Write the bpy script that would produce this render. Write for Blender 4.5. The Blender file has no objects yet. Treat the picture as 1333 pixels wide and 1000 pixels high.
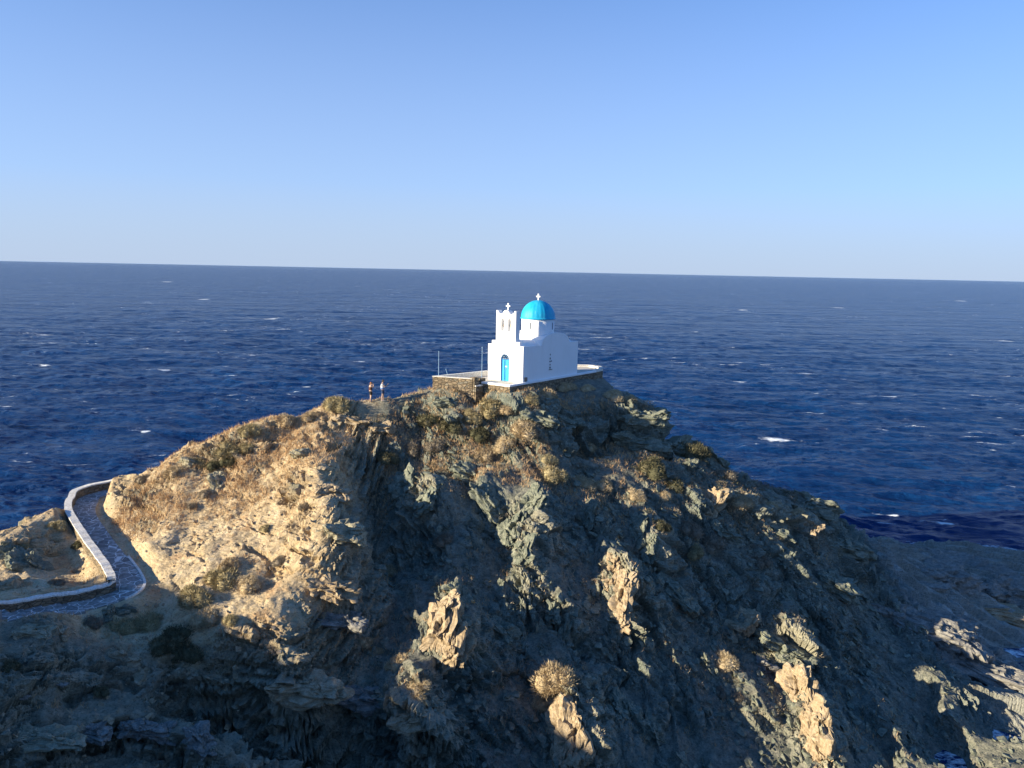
import bpy, math, random, os
import numpy as np
from mathutils import Vector, Matrix
S = bpy.context.scene
COL = S.collection
rad = math.radians
random.seed(7)
RNG = np.random.RandomState(11)

# ------------------------------------------------------------ camera
CAM = np.array([0.0, 0.0, 32.0]); FPX = 1037.0
PITCH = rad(8.09); ROLL = rad(1.16)
F_ = np.array([0, math.cos(PITCH), -math.sin(PITCH)])
R0 = np.array([1.0, 0, 0]); U0 = np.cross(R0, F_)
R_ = R0*math.cos(ROLL) + U0*math.sin(ROLL)
U_ = -R0*math.sin(ROLL) + U0*math.cos(ROLL)
def pt(px, py, Y):
    d = F_ + R_*((px-666.5)/FPX) + U_*((500-py)/FPX)
    return CAM + d*(Y/d[1])
def proj(P):
    v = np.asarray(P, float) - CAM
    z = v @ F_
    return 666.5 + FPX*(v @ R_)/z, 500 - FPX*(v @ U_)/z
cd = bpy.data.cameras.new('camera'); cam = bpy.data.objects.new('camera', cd); COL.objects.link(cam)
cd.sensor_width = 36.0; cd.lens = 36.0*FPX/1333.0; cd.clip_start = 0.5; cd.clip_end = 400000
M = Matrix(((R_[0], U_[0], -F_[0], CAM[0]), (R_[1], U_[1], -F_[1], CAM[1]), (R_[2], U_[2], -F_[2], CAM[2]), (0, 0, 0, 1)))
cam.matrix_world = M; S.camera = cam
S.render.resolution_x = 1024; S.render.resolution_y = 768

# ------------------------------------------------------------ light
SUN_AZ = rad(70)      # degrees to the left of the direction pointing back from the headland to the viewpoint
SUN_EL = rad(15)
SD = np.array([-math.sin(SUN_AZ)*math.cos(SUN_EL), -math.cos(SUN_AZ)*math.cos(SUN_EL), math.sin(SUN_EL)])
sl = bpy.data.lights.new('sun', 'SUN'); sun = bpy.data.objects.new('sun', sl); COL.objects.link(sun)
sl.energy = 5.0; sl.angle = rad(0.5); sl.color = (1.0, 0.86, 0.62)
sun.rotation_euler = Vector(SD).to_track_quat('Z', 'Y').to_euler()
W = bpy.data.worlds.new('World'); S.world = W; W.use_nodes = True
nt = W.node_tree; nt.nodes.clear()
sky = nt.nodes.new('ShaderNodeTexSky'); sky.sky_type = 'NISHITA'; sky.sun_disc = False
sky.sun_elevation = SUN_EL; sky.sun_rotation = math.atan2(SD[0], SD[1])
sky.altitude = 0; sky.air_density = 0.6; sky.dust_density = 0.1; sky.ozone_density = 5
bg = nt.nodes.new('ShaderNodeBackground'); bg.inputs[1].default_value = 0.135
wo = nt.nodes.new('ShaderNodeOutputWorld')
tcw = nt.nodes.new('ShaderNodeTexCoord'); sx = nt.nodes.new('ShaderNodeSeparateXYZ'); nt.links.new(tcw.outputs['Generated'], sx.inputs[0])
rmp = nt.nodes.new('ShaderNodeValToRGB'); nt.links.new(sx.outputs[2], rmp.inputs[0]); rmp.color_ramp.interpolation = 'B_SPLINE'
e = rmp.color_ramp.elements; e[0].position = 0.0; e[0].color = (1, 1, 1, 1); e[1].position = .42; e[1].color = (0, 0, 0, 1); k_ = e.new(.10); k_.color = (.80, .80, .80, 1)
mxw = nt.nodes.new('ShaderNodeMix'); mxw.data_type = 'RGBA'; nt.links.new(rmp.outputs[0], mxw.inputs[0]); hs = nt.nodes.new('ShaderNodeHueSaturation'); hs.inputs['Saturation'].default_value = 1.1; nt.links.new(sky.outputs[0], hs.inputs['Color']); nt.links.new(hs.outputs[0], mxw.inputs[6]); mxw.inputs[7].default_value = (1.72, 2.10, 2.78, 1)
nt.links.new(mxw.outputs[2], bg.inputs[0]); nt.links.new(bg.outputs[0], wo.inputs[0])
S.view_settings.view_transform = 'Standard'; S.view_settings.look = 'None'
S.view_settings.exposure = 1.1; S.view_settings.gamma = 1.0
S.cycles.max_bounces = 6; S.cycles.use_denoising = True
S.cycles.volume_bounces = 0

# ------------------------------------------------------------ noise (numpy)
def _hash(ix, iy, iz, seed):
    h = (ix.astype(np.int64)*374761393 + iy.astype(np.int64)*668265263 + iz.astype(np.int64)*2147483647 + seed*1274126177) & 0xffffffff
    h = ((h ^ (h >> 13))*1274126177) & 0xffffffff
    h = ((h ^ (h >> 16))*2246822519) & 0xffffffff
    h = h ^ (h >> 15)
    return (h & 0xffffff).astype(np.float32)/float(0xffffff)
def vnoise(x, y, z, seed=0):
    ix, iy, iz = np.floor(x), np.floor(y), np.floor(z)
    fx, fy, fz = (x-ix).astype(np.float32), (y-iy).astype(np.float32), (z-iz).astype(np.float32)
    ix, iy, iz = ix.astype(np.int64), iy.astype(np.int64), iz.astype(np.int64)
    fx = fx*fx*(3-2*fx); fy = fy*fy*(3-2*fy); fz = fz*fz*(3-2*fz)
    def g(a, b, c): return _hash(ix+a, iy+b, iz+c, seed)
    x00 = g(0,0,0)*(1-fx)+g(1,0,0)*fx; x10 = g(0,1,0)*(1-fx)+g(1,1,0)*fx
    x01 = g(0,0,1)*(1-fx)+g(1,0,1)*fx; x11 = g(0,1,1)*(1-fx)+g(1,1,1)*fx
    return ((x00*(1-fy)+x10*fy)*(1-fz)+(x01*(1-fy)+x11*fy)*fz)*2-1
def fbm(x, y, z, octv=4, seed=0, gain=0.5):
    a, s, f = 1.0, 0, 1.0
    for o in range(octv):
        s = s + a*vnoise(x*f, y*f, z*f, seed+o*17); a *= gain; f *= 2.03
    return s
def worley(x, y, z, seed=0):
    """random value, facet height and edge distance of the nearest jittered cell"""
    ix, iy, iz = np.floor(x).astype(np.int64), np.floor(y).astype(np.int64), np.floor(z).astype(np.int64)
    best = np.full(x.shape, 9.0, np.float32); sec = best.copy(); val = np.zeros(x.shape, np.float32); fac = val.copy()
    for a in (-1, 0, 1):
        for b in (-1, 0, 1):
            for c in (-1, 0, 1):
                jx, jy, jz = ix+a, iy+b, iz+c
                dx = (x-jx-_hash(jx, jy, jz, seed)*0.8-0.1).astype(np.float32)
                dy = (y-jy-_hash(jx, jy, jz, seed+1)*0.8-0.1).astype(np.float32)
                dz = (z-jz-_hash(jx, jy, jz, seed+2)*0.8-0.1).astype(np.float32)
                d = dx*dx+dy*dy+dz*dz
                r = _hash(jx, jy, jz, seed+3)
                m = d < best
                sec = np.where(m, best, np.minimum(sec, d))
                val = np.where(m, r, val)
                fac = np.where(m, dx*(r*2-1)+dy*(_hash(jx, jy, jz, seed+4)*2-1), fac)
                best = np.where(m, d, best)
    return val, fac, np.sqrt(sec)-np.sqrt(best)
def sstep(a, b, t):
    t = np.clip((t-a)/(b-a), 0, 1); return t*t*(3-2*t)

# ------------------------------------------------------------ the lie of the land: survey points
CP = [pt(*c) for c in [
 # skyline, left to right
 (0,703,50.5),(30,682,55),(75,660,57.5),(100,668,56),(160,612,60),(240,580,60.5),(300,553,61.5),(350,540,62.5),(430,531,64),(460,535,64.2),(497,532,64.5),(530,526,65.2),(560,512,66),
 (562,511,65.8),(600,514,64.9),(632,517,64.6),(663,517,64.0),(720,504,69.6),(782,497,75),(800,502,73),(820,506,70.5),(850,530,70.5),(870,545,70.2),(886,553,70),(902,580,68.5),(935,600,70),(1000,632,71),(1060,650,72),(1095,673,72),
 (1150,702,78),(1230,709,86),(1333,722,88),
 # rocks outside the path
 (0,770,45.6),(0,735,48.3),(30,740,48),(45,765,46.3),(60,720,51),(60,770,45.6),(110,760,47.3),(100,700,53.5),(110,735,50),
 # lit left slope
 (160,640,58.5),(170,690,54),(200,650,56),(200,700,52),(200,620,58.5),(250,600,59.5),(250,650,56),(250,700,52.5),(300,600,59),(300,650,55.5),(300,700,51.7),(300,760,47.6),
 (230,745,48.8),(350,600,59),(350,650,55),(350,700,51.3),(350,760,47.4),(250,780,46.3),(200,792,46.2),(300,830,43.5),(350,870,42.2),(400,893,41.9),(400,912,41.5),(400,985,41.1),(300,880,42.6),(310,955,41.4),(480,995,41.4),(480,915,42.4),(400,830,45),(400,790,46.3),
 (390,560,62),(420,600,59),(435,640,55.5),(455,690,51.7),(440,745,48.6),
 # recess behind the spur
 (450,560,62.5),(470,600,60),(490,650,58.3),(490,700,56),(485,750,52.8),(470,800,48.8),
 (500,545,64),(550,560,64.3),(520,600,61.7),(560,600,62),(620,540,65.2),(600,598,61.6),(650,570,63.3),(700,602,61),(540,640,57.5),(620,640,58),(690,650,57.2),(760,652,59.3),(760,600,63),
 (540,700,55.3),(600,760,51.2),(650,700,55),(720,740,53.6),(800,740,54.6),(850,640,62),(850,590,66),(800,560,66.5),(900,620,65.5),(950,650,64.5),(1050,690,66),
 (900,740,57.6),(1000,740,60.6),(1100,750,64.5),
 (580,830,47),(700,800,50.6),(820,800,52),(900,830,53),(1000,850,54.3),(1100,850,57.3),(1200,850,59.5),
 (520,900,43.6),(560,940,42.3),(640,900,46.5),(720,900,46.7),(850,900,48.8),(950,900,50.9),(1050,950,48.5),(1150,950,49.5),(1250,950,51.7),
 (450,950,42.8),(600,985,42.5),(700,990,43.2),(800,990,44.2),(950,990,45.3),(1100,1000,46.6),(1200,1000,47.8),
 # right shelves
 (1150,760,67),(1180,720,75),(1200,790,65),(1270,760,72.5),(1333,790,71),(1250,735,80),(1250,830,63),(1333,830,66.5),(1333,900,59.5),(1280,900,58.5),(1333,955,52.6),(1290,975,51.0),(1333,900,55.3),(1240,900,54.6),(1230,985,50),
 # near left ground
 (0,825,39.8),(60,828,40.3),(150,858,40.8),(200,845,42.3),(100,900,38.6),(0,900,36.6),(0,965,33.6),(60,945,36.0),(180,930,38.4),(270,945,38.9),(225,880,41.2),
 (270,845,43.5),(310,985,37.8),
]]
CP += [np.array(p, float) for p in [
 (-34,43,12.0),(-38,38,15),(-45,44,8),(-40,52,6),(-36,57,8),(-46,56,-2),(-56,50,-4),(-56,37,9),(-42,64,-3),(-32,66,2),(-25,70,0),(-33,74,-5),(-20,72,4),(-14,77,3),(-22,82,-5),
 (-6,75,16),(-4,83,8),(-8,92,-4),(0,79,21),(6,81,21),(10.5,79,19.5),(11.2,74,20.3),(14,77,14),(18,78,11.5),(22,79,9),(27,79,7),(31,79,4.5),(8,88,12),(12,98,-2),(18,85,6),(22,92,0),(27,84,7),(35,84,3),(33,94,-4),(45,90,0),(50,100,-5),(58,96,-3),(62,88,0),
 (70,84,0.5),(70,72,3),(64,64,2),(60,58,1.5),(48,54,1),(40,51.5,1.0),(36,55.6,1.9),(34,50,1.3),(44,49,-2),(75,60,-2),(60,48,-3),(39,47,1.5),(28,44,2.2),(22,38,1.5),(12,35,3),(2,34,4.5),(-6,34,4.5),(-3,38,4.5),(10,28,4),(-3,28,8),
 (-12,28,7),(-18,27,8.5),(-28,26,12),(-40,25,14.5),(-48,24,16),(-64,29.9,24.6),(-60.7,20.5,23.7),(-57,11,23.5),(-66,35,20.0),(-67,40,13),(-66,48,3),(-74,25,22),(-50,33,14),(-22,31,8.5),(-17,33,7.5),(-12.5,34.8,6),(-12.2,39.8,6.0),(-11,39,5),(-7,38.8,4.6),(-12,18,18),(0,15,17),(0,6,27),(15,10,20),(30,15,8),(20,25,5),(40,25,2),(50,38,-4),(-25,12,19),(-45,8,20),(-60,0,24),(0,-2,30),(25,-2,26),(60,10,4),
 (0,110,-8),(40,115,-8),(-40,90,-8),(-60,70,-8),(85,95,-6),(85,50,-8)]]
CP = np.array(CP)
def tps_fit(P, z, lam=0.15):
    n = len(P); s = 50.0; Q = P/s
    d2 = ((Q[:, None]-Q[None])**2).sum(-1); K = 0.5*d2*np.log(d2+1e-12)
    K[np.arange(n), np.arange(n)] = lam*1e-3
    A = np.zeros((n+3, n+3)); A[:n, :n] = K; A[:n, n] = 1; A[:n, n+1:] = Q; A[n, :n] = 1; A[n+1:, :n] = Q.T
    return np.linalg.solve(A, np.r_[z, 0, 0, 0]), Q, s
TPS = tps_fit(CP[:, :2], CP[:, 2])
def base_z(x, y):
    w, Q, s = TPS; shp = x.shape; x = x.ravel()/s; y = y.ravel()/s; out = np.empty(len(x))
    for i in range(0, len(x), 40000):
        d2 = (x[i:i+40000, None]-Q[None, :, 0])**2+(y[i:i+40000, None]-Q[None, :, 1])**2
        out[i:i+40000] = (0.5*d2*np.log(d2+1e-12)) @ w[:-3]+w[-3]+w[-2]*x[i:i+40000]+w[-1]*y[i:i+40000]
    return out.reshape(shp)
_h = 0.5; XS = np.arange(-78, 84, _h); YS = np.arange(8, 112, _h)
_gx, _gy = np.meshgrid(XS, YS); BZ = base_z(_gx, _gy)
def samp(G, x, y, x0, y0, h):
    fx = np.clip((x-x0)/h, 0, G.shape[1]-1.001); fy = np.clip((y-y0)/h, 0, G.shape[0]-1.001)
    ix = fx.astype(int); iy = fy.astype(int); fx = fx-ix; fy = fy-iy
    return (G[iy, ix]*(1-fx)+G[iy, ix+1]*fx)*(1-fy)+(G[iy+1, ix]*(1-fx)+G[iy+1, ix+1]*fx)*fy
def nsamp(G, x, y, gx, gy):
    fx = np.interp(x, gx, np.arange(len(gx))); fy = np.interp(y, gy, np.arange(len(gy)))
    return samp(G, fx, fy, 0, 0, 1.0)
def bz(x, y): return samp(BZ, np.asarray(x, float), np.asarray(y, float), XS[0], YS[0], _h)
def hit(px, py, field=None, t0=28, t1=130):
    """first point of the smooth land seen from the viewpoint along a sight line (used while surveying)"""
    d = F_ + R_*((px-666.5)/FPX) + U_*((500-py)/FPX); d = d/d[1]
    Y = np.arange(t0, t1, 0.1); P = CAM+np.outer(Y, d)
    g = P[:, 2]-(field or bz)(P[:, 0], P[:, 1]); k = np.argmax(g < 0)
    return P[k] if g[k] < 0 else P[-1]

# ribs of harder schist: crest line, width of the broken side, width of the dip slope, height
RIBS = [
 ([(424,572),(436,610),(452,655),(462,690),(448,735),(430,775)], 3.8, 3.0, 1.8),
 ([(546,600),(562,625),(560,668)], 2.6, 3.6, 2.0),
 ([(612,600),(632,622),(645,655)], 1.2, 2.4, 1.1),
 ([(714,640),(692,668),(684,700),(706,738),(722,762)], 2.2, 4.0, 2.0),
 ([(762,640),(780,665),(790,690)], 1.2, 2.4, 1.1),
 ([(838,655),(852,690),(858,738)], 1.6, 3.2, 1.5),
 ([(810,708),(820,748),(830,806)], 2.4, 4.2, 2.3),
 ([(728,752),(738,790),(750,820)], 1.5, 2.4, 1.2),
 ([(584,782),(602,816),(610,862)], 2.6, 4.0, 2.2),
 ([(530,838),(552,885),(590,950)], 2.0, 3.4, 1.8),
 ([(734,850),(760,905),(780,995)], 2.8, 4.2, 2.3),
 ([(985,790),(1030,815),(1074,858)], 3.2, 3.2, 1.9),
 ([(1046,870),(1068,920),(1100,1005)], 2.6, 3.8, 2.2),
 ([(945,838),(975,885),(1010,938)], 2.2, 2.8, 1.5),
 ([(925,640),(985,652),(1040,668),(1075,690)], 1.2, 2.8, 1.3),
 ([(870,660),(920,740),(960,790)], .8, 3.0, .8),
 ([(1118,870),(1150,930),(1185,1000)], .9, 3.4, 1.15),
 ([(1205,860),(1235,915),(1275,975)], .9, 3.0, 1.1),
 ([(1000,700),(1040,760),(1080,820),(1120,900)], .8, 3.5, 1.1),
 ([(1100,690),(1130,740),(1180,800),(1210,860)], .8, 3.0, 1.0),
 ([(500,700),(525,760),(540,800)], .8, 2.5, .8),
]
RIBW = [(np.array([hit(*p, lambda x, y, h=r[3]: bz(x, y)+.85*h)[:2] for p in r[0]]), r[1], r[2], r[3]) for r in RIBS]
# broken edges where the ground drops away toward the water on the near side
SCARPS = [([(-60,966),(0,962),(60,958),(120,948),(190,940),(250,955),(318,988)], 1.4, .8, 3.5),
 ([(225,862),(330,886),(400,897),(480,914),(560,946),(625,965)], 1.8, .9, 3.0),
 ([(720,528),(790,522),(850,536),(890,552)], 2.6, .9, 4.0),
 ([(1215,738),(1262,750),(1310,768),(1370,800)], 1.7, .5, 3.2),
 ([(1160,782),(1215,800),(1270,838),(1350,868)], 1.1, .5, 3.0)]
SCW = [(np.array([hit(*p)[:2] for p in q[0]]), *q[1:]) for q in SCARPS]
def scarps_z(x, y):
    out = np.zeros(x.shape)
    wx = .6*vnoise(x*.35, y*.35, x*0, 93); wy = .6*vnoise(x*.35, y*.35, x*0+5, 94)
    for L, h, w, run in SCW:
        mn = L.min(0)-8; mx = L.max(0)+8; m = (x > mn[0]) & (x < mx[0]) & (y > mn[1]) & (y < mx[1])
        if not m.any(): continue
        d, s_, t = polydist(x[m]+wx[m], y[m]+wy[m], L); dn = np.where(s_ < 0, d, 0)
        out[m] -= h*sstep(0, w, dn)*(1-sstep(run*.5, run, dn))*sstep(0, .06, t)*sstep(0, .06, 1-t)
    return out
def polydist(x, y, L):
    best = np.full(x.shape, 1e9); sgn = np.zeros(x.shape); tt = np.zeros(x.shape); n = len(L)-1
    for i in range(n):
        a, b = L[i], L[i+1]; ab = b-a; l2 = ab @ ab
        t = np.clip(((x-a[0])*ab[0]+(y-a[1])*ab[1])/l2, 0, 1)
        dx = x-a[0]-t*ab[0]; dy = y-a[1]-t*ab[1]; d = np.hypot(dx, dy)
        m = d < best; best = np.where(m, d, best)
        sgn = np.where(m, np.sign(ab[0]*dy-ab[1]*dx), sgn); tt = np.where(m, i+t, tt)
    return best, sgn, tt/n
def ribs_z(x, y, want_p=False):
    out = np.zeros(x.shape)
    wx = 0.5*vnoise(x*.42, y*.42, x*0, 91); wy = .5*vnoise(x*.42, y*.42, x*0+5, 92)
    for L, wl, wr, h in RIBW:
        mn = L.min(0)-5; mx = L.max(0)+5
        m = (x > mn[0]) & (x < mx[0]) & (y > mn[1]) & (y < mx[1])
        if not m.any(): continue
        d, s, t = polydist(x[m]+wx[m], y[m]+wy[m], L)
        # crest lines are listed from the top down, so the sunny broken side (towards -x) is s<0
        p = np.where(s < 0, np.clip(1-d/wl, 0, 1)**.8, np.clip(1-d/wr, 0, 1))
        if want_p:
            if h > 1.15: out[m] = np.maximum(out[m], np.clip(1-d/(wl*1.15), 0, 1)**.5*sstep(0, .1, t)*sstep(0, .1, 1-t));  # mask for the cream that paints sunlit brightness along the taller crests
            continue
        out[m] = np.maximum(out[m], h*p*np.sqrt(np.clip(np.sin(np.pi*(.04+.92*t)), 0, 1)))
    return out

# ------------------------------------------------------------ footpath line (centre) in plan
PATHPX = [(-60,808,40.2),(0,802,42.1),(60,795,44.0),(110,788,45.4),(150,777,46.4),(168,764,47.3),(163,748,48.7),(150,730,50.4),(136,712,52.2),(122,692,54.3),(110,672,56.8),(112,657,59.2),(132,643,61.6)]
PW = [pt(*p) for p in PATHPX] + [np.array((-26.5,64.6,14.6)), np.array((-22,67,15.5)), np.array((-17,69,17)), np.array((-12,69.5,19))]
PW[0][2] = 14.6
def catmull(P, n=8):
    P = [2*P[0]-P[1]]+list(P)+[2*P[-1]-P[-2]]; out = []
    for i in range(1, len(P)-2):
        for k in range(n):
            t = k/n; a, b, c, d = P[i-1:i+3]
            out.append(.5*((2*b)+(-a+c)*t+(2*a-5*b+4*c-d)*t*t+(-a+3*b-3*c+d)*t**3))
    out.append(P[-2]); return np.array(out)
PC = catmull(PW, 10)
PHW = 0.78
# ------------------------------------------------------------ terrace outline
TER = np.array([(-6.7,66.5),(-3.3,65.3),(-2.6,66.1),(-.19,64.3),(7.95,75.15),(8.75,76.4),(8.7,77.8),(7.7,78.8),(4.5,78.6),(-2.3,71.0)])
TZ = 22.70
def inpoly(x, y, P):
    c = np.zeros(x.shape, bool); n = len(P); j = n-1
    for i in range(n):
        xi, yi = P[i]; xj, yj = P[j]
        c ^= ((yi > y) != (yj > y)) & (x < (xj-xi)*(y-yi)/(yj-yi+1e-12)+xi); j = i
    return c

# ------------------------------------------------------------ terrain
def terrain_pre(x, y):
    """height after ribs and rolling noise, before rock fracturing; also a rock mask"""
    z = bz(x, y)+ribs_z(x, y)+scarps_z(x, y)
    # dip slopes: beds tilt away to the right, each broken off along a scarp
    mid = sstep(-11.5, -8, x+(y-54)*.12)*(1-sstep(30, 37, x))*(1-sstep(59.5, 64, y-.12*np.clip(x, 0, 40)))*sstep(36, 41, y)
    c = x*.80+y*.60+2.6*fbm(x*.12, y*.12, x*0, 3, 301)+.4*fbm(x*.5, y*.5, x*0, 2, 305)
    amp = np.clip(.75+.8*vnoise(x*.12, y*.12, x*0, 307), .15, 1.4)
    for per, A in ((5.3, 1.05), (2.1, .4)):
        q = c/per+(0 if per > 3 else .3); i = np.floor(q); f = q-i
        r = .6+.8*_hash(i.astype(np.int64), i.astype(np.int64)*0, i.astype(np.int64)*0, 311)
        saw = np.where(f < .16, f/.16, 1-(f-.16)/.84)-.35
        z = z+mid*amp*A*r*saw*(1-.5*sstep(20, 30, x))
    sh = sstep(31.5, 36, x+.1*(y-60))     # tilted slabs by the water: flat tops, short broken risers on the near side
    q = (y+.42*x+1.2*vnoise(x*.12, y*.12, x*0, 321)+.25*vnoise(x*.6, y*.6, x*0, 322))/2.6; f = q-np.floor(q); z = z+sh*.8*(np.where(f < .09, f/.09, 1-(f-.09)/.91)-.5)
    z = z+(0.45-.33*sstep(32, 38, x))*fbm(x*.22, y*.22, x*0, 3, 3)+.09*fbm(x*.8, y*.8, x*0, 2, 9)
    return z
def finish_z(x, y, z):
    d, s, t = polydist(x, y, PC[:, :2])
    k = np.clip(t*(len(PC)-1), 0, len(PC)-1.001); i = k.astype(int); pz = PC[i, 2]*(1-(k-i))+PC[i+1, 2]*(k-i)
    w = 1-sstep(PHW+.35, PHW+1.3, d)
    z = z*(1-w)+(pz-.07)*w
    return z
def build_terrain():
    h = float(os.environ.get('TH', .075))
    xs = np.r_[np.arange(-76, -34, .5), np.arange(-34, 41, h), np.arange(41, 78, .35)]
    ys = np.r_[np.arange(10, 31, .5), np.arange(31, 73, h), np.arange(73, 90, .16), np.arange(90, 99, .6)]
    # coarser where nothing is seen
    X, Y = np.meshgrid(xs, ys)
    Z = terrain_pre(X, Y)
    # slopes
    gy, gx = np.gradient(Z, ys, xs); nl = np.sqrt(gx*gx+gy*gy+1)
    N = np.stack([-gx/nl, -gy/nl, 1/nl], -1)
    # smoother normal
    def blur(A, n):
        for _ in range(n):
            A = (A+np.roll(A, 3, 0)+np.roll(A, -3, 0)+np.roll(A, 3, 1)+np.roll(A, -3, 1))/5
        return A
    N = np.stack([blur(N[..., i], 6) for i in range(3)], -1)
    N /= np.linalg.norm(N, axis=-1, keepdims=True)
    slope = 1-N[..., 2]
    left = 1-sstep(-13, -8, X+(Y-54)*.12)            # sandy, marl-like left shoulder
    shelf = sstep(31.5, 37, X+.1*(Y-60))               # smooth tilted slabs by the water
    rock = np.clip(sstep(.1, .3, slope+.12*fbm(X*.35, Y*.35, X*0, 3, 21))+.5*shelf, 0, 1)
    near = (1-sstep(41, 43.5, Y))*(1-sstep(-9, -6, X))
    soil = sstep(.05, .5, fbm(X*.25+9, Y*.25, X*0, 3, 33)-slope*1.2+.15)*(1-shelf)
    rock = rock*(1-.75*soil); rock = np.maximum(rock, near*sstep(-.35, .25, fbm(X*.45, Y*.45, X*0, 3, 29)))
    # strata frame: beds dip down to the right
    dip = rad(46)*(1-left)*(1-shelf)+rad(10)*left+rad(9)*shelf
    ca, sa = np.cos(dip), np.sin(dip)
    wx = X+10.5+.6*vnoise(X*.3, Y*.3, Z*.3, 51)-(45*shelf); wz = Z-14+10*shelf+.5*vnoise(X*.25, Y*.25, Z*.25, 52)
    s = wx*sa+wz*ca+(.12*np.maximum(left, shelf)-.06*(1-np.maximum(left, shelf)))*Y                       # across the beds
    t = wx*ca-wz*sa                             # down the dip
    # bedding ledges
    led = fbm(s*1.1, t*.12, Y*.12, 2, 61)+.5*np.abs(vnoise(s*3.0, t*.3, Y*.3, 62))
    D = rock*(.34*led)
    v1, f1, e1 = worley(t*.38, Y*.42, s*1.15, 71)
    v2, f2, e2 = worley(t*1.0, Y*1.1, s*3.0, 81)
    ly1 = s*1.7+.8*vnoise(X*.2, Y*.2, s*0, 151); ly2 = s*4.6+.6*vnoise(X*.5, Y*.5, s*0, 152); l0 = np.zeros_like(s, dtype=np.int64)
    bl = (_hash(np.floor(ly1).astype(np.int64), l0, l0, 153)-.5)*.34+(_hash(np.floor(ly2).astype(np.int64), l0, l0, 154)-.5)*.15
    D += rock*bl*(.35+1.0*sstep(.15, .5, slope))
    D -= .12; D += .30*sstep(.2, .6, slope)*fbm(X*.9, Y*.9, Z*1.6, 4, 141)
    D += (1+.45*sstep(.25, .6, slope)*(1-left))*rock*((v1-.5)*.75*(1-.4*left)+f1*.5+(v2-.5)*.26+f2*.2)
    D -= rock*(.22*np.exp(-(e1/.05)**2)+.09*np.exp(-(e2/.07)**2))
    fine = fbm(X*2.3, Y*2.3, Z*2.3, 3, 95)
    D += (.05+.06*rock)*fine
    D += .05*soil*fbm(X*1.4, Y*1.4, Z*1.4, 2, 96)
    # pits in the sandy shoulder
    pit = fbm(X*.8+.3*Z, Y*.6, s*2.6, 3, 101)
    D -= left*.38*sstep(.45, .8, pit)*sstep(-.3, .3, vnoise(X*.2, Y*.2, Z*.2, 103))
    v3, f3, e3 = worley(t*2.4, Y*2.2, s*5.5, 121)
    D += rock*(1-.5*left)*((v3-.5)*.11+f3*.10-.05*np.exp(-(e3/.08)**2))
    D *= (1-.5*shelf)*(1+.6*near)
    D *= .25+.75*sstep(20, 34, Y)
    D *= 1-.55*4*left*(1-left)*sstep(.25, .5, slope)
    # keep footpath, terrace and people's ledge clean
    d, sg, tt = polydist(X, Y, PC[:, :2])
    keep = sstep(PHW+.5, PHW+2.0, d)
    tin = inpoly(X, Y, TER); cx, cy = 1.5, 71
    dT, _, _ = polydist(X, Y, np.vstack([TER, TER[:1]])); dT = np.where(tin, 0, dT)
    keep *= .15+.85*sstep(.2, 2.5, dT)
    pe = np.minimum(np.hypot(X-P_W[0], Y-P_W[1]), np.hypot(X-P_M[0], Y-P_M[1]))
    keep *= sstep(.5, 1.6, pe)
    D *= keep
    VX = X+D*N[..., 0]; VY = Y+D*N[..., 1]; VZ = Z+D*N[..., 2]
    VZ = finish_z(X, Y, VZ)
    w = 1-sstep(.0, 1.6, dT)
    VZ = np.where(tin, np.minimum(VZ, TZ-.35), VZ)
    VZ = np.where(tin, VZ, VZ*(1-w)+np.minimum(VZ, TZ-.55+0*VZ)*w)
    wp = 1-sstep(.5, 1.6, pe)
    # sand spill by the bend of the footpath
    return X, Y, Z, VX, VY, VZ, rock, soil, left, shelf, v1, v2, xs, ys, h, left*(1-.8*near), np.clip(ribs_z(X, Y, True)*1.6-.35+.5*fbm(X*1.3, Y*1.3, Z*1.3, 3, 131), 0, 1)*(1-left)+near*np.clip(.45+.8*fbm(X*.7, Y*.7, Z*2.5, 3, 133), 0, .85)  # last item: painted-sun cream on the ribs, plus paler near ground
P_W = pt(482.5, 523, 64.2); P_M = pt(498, 522, 64.5)
def mesh_grid(name, VX, VY, VZ, keep, attrs, smooth=False):
    ny, nx = VX.shape; idx = np.arange(ny*nx).reshape(ny, nx)
    q = np.stack([idx[:-1, :-1], idx[:-1, 1:], idx[1:, 1:], idx[1:, :-1]], -1).reshape(-1, 4)
    fk = (keep[:-1, :-1] | keep[:-1, 1:] | keep[1:, 1:] | keep[1:, :-1]).ravel(); q = q[fk]
    used = np.zeros(ny*nx, bool); used[q.ravel()] = True
    remap = np.cumsum(used)-1; q = remap[q]
    co = np.stack([VX.ravel(), VY.ravel(), VZ.ravel()], -1)[used].astype(np.float32)
    me = bpy.data.meshes.new(name); me.vertices.add(len(co)); me.vertices.foreach_set('co', co.ravel())
    me.loops.add(q.size); me.loops.foreach_set('vertex_index', q.ravel().astype(np.int32))
    me.polygons.add(len(q)); me.polygons.foreach_set('loop_start', (np.arange(len(q))*4).astype(np.int32))
    me.polygons.foreach_set('use_smooth', np.full(len(q), smooth))
    me.update(calc_edges=True)
    for k, v in attrs.items():
        a = me.attributes.new(k, 'FLOAT', 'POINT'); a.data.foreach_set('value', v.ravel()[used].astype(np.float32))
    o = bpy.data.objects.new(name, me); COL.objects.link(o); return o

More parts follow.
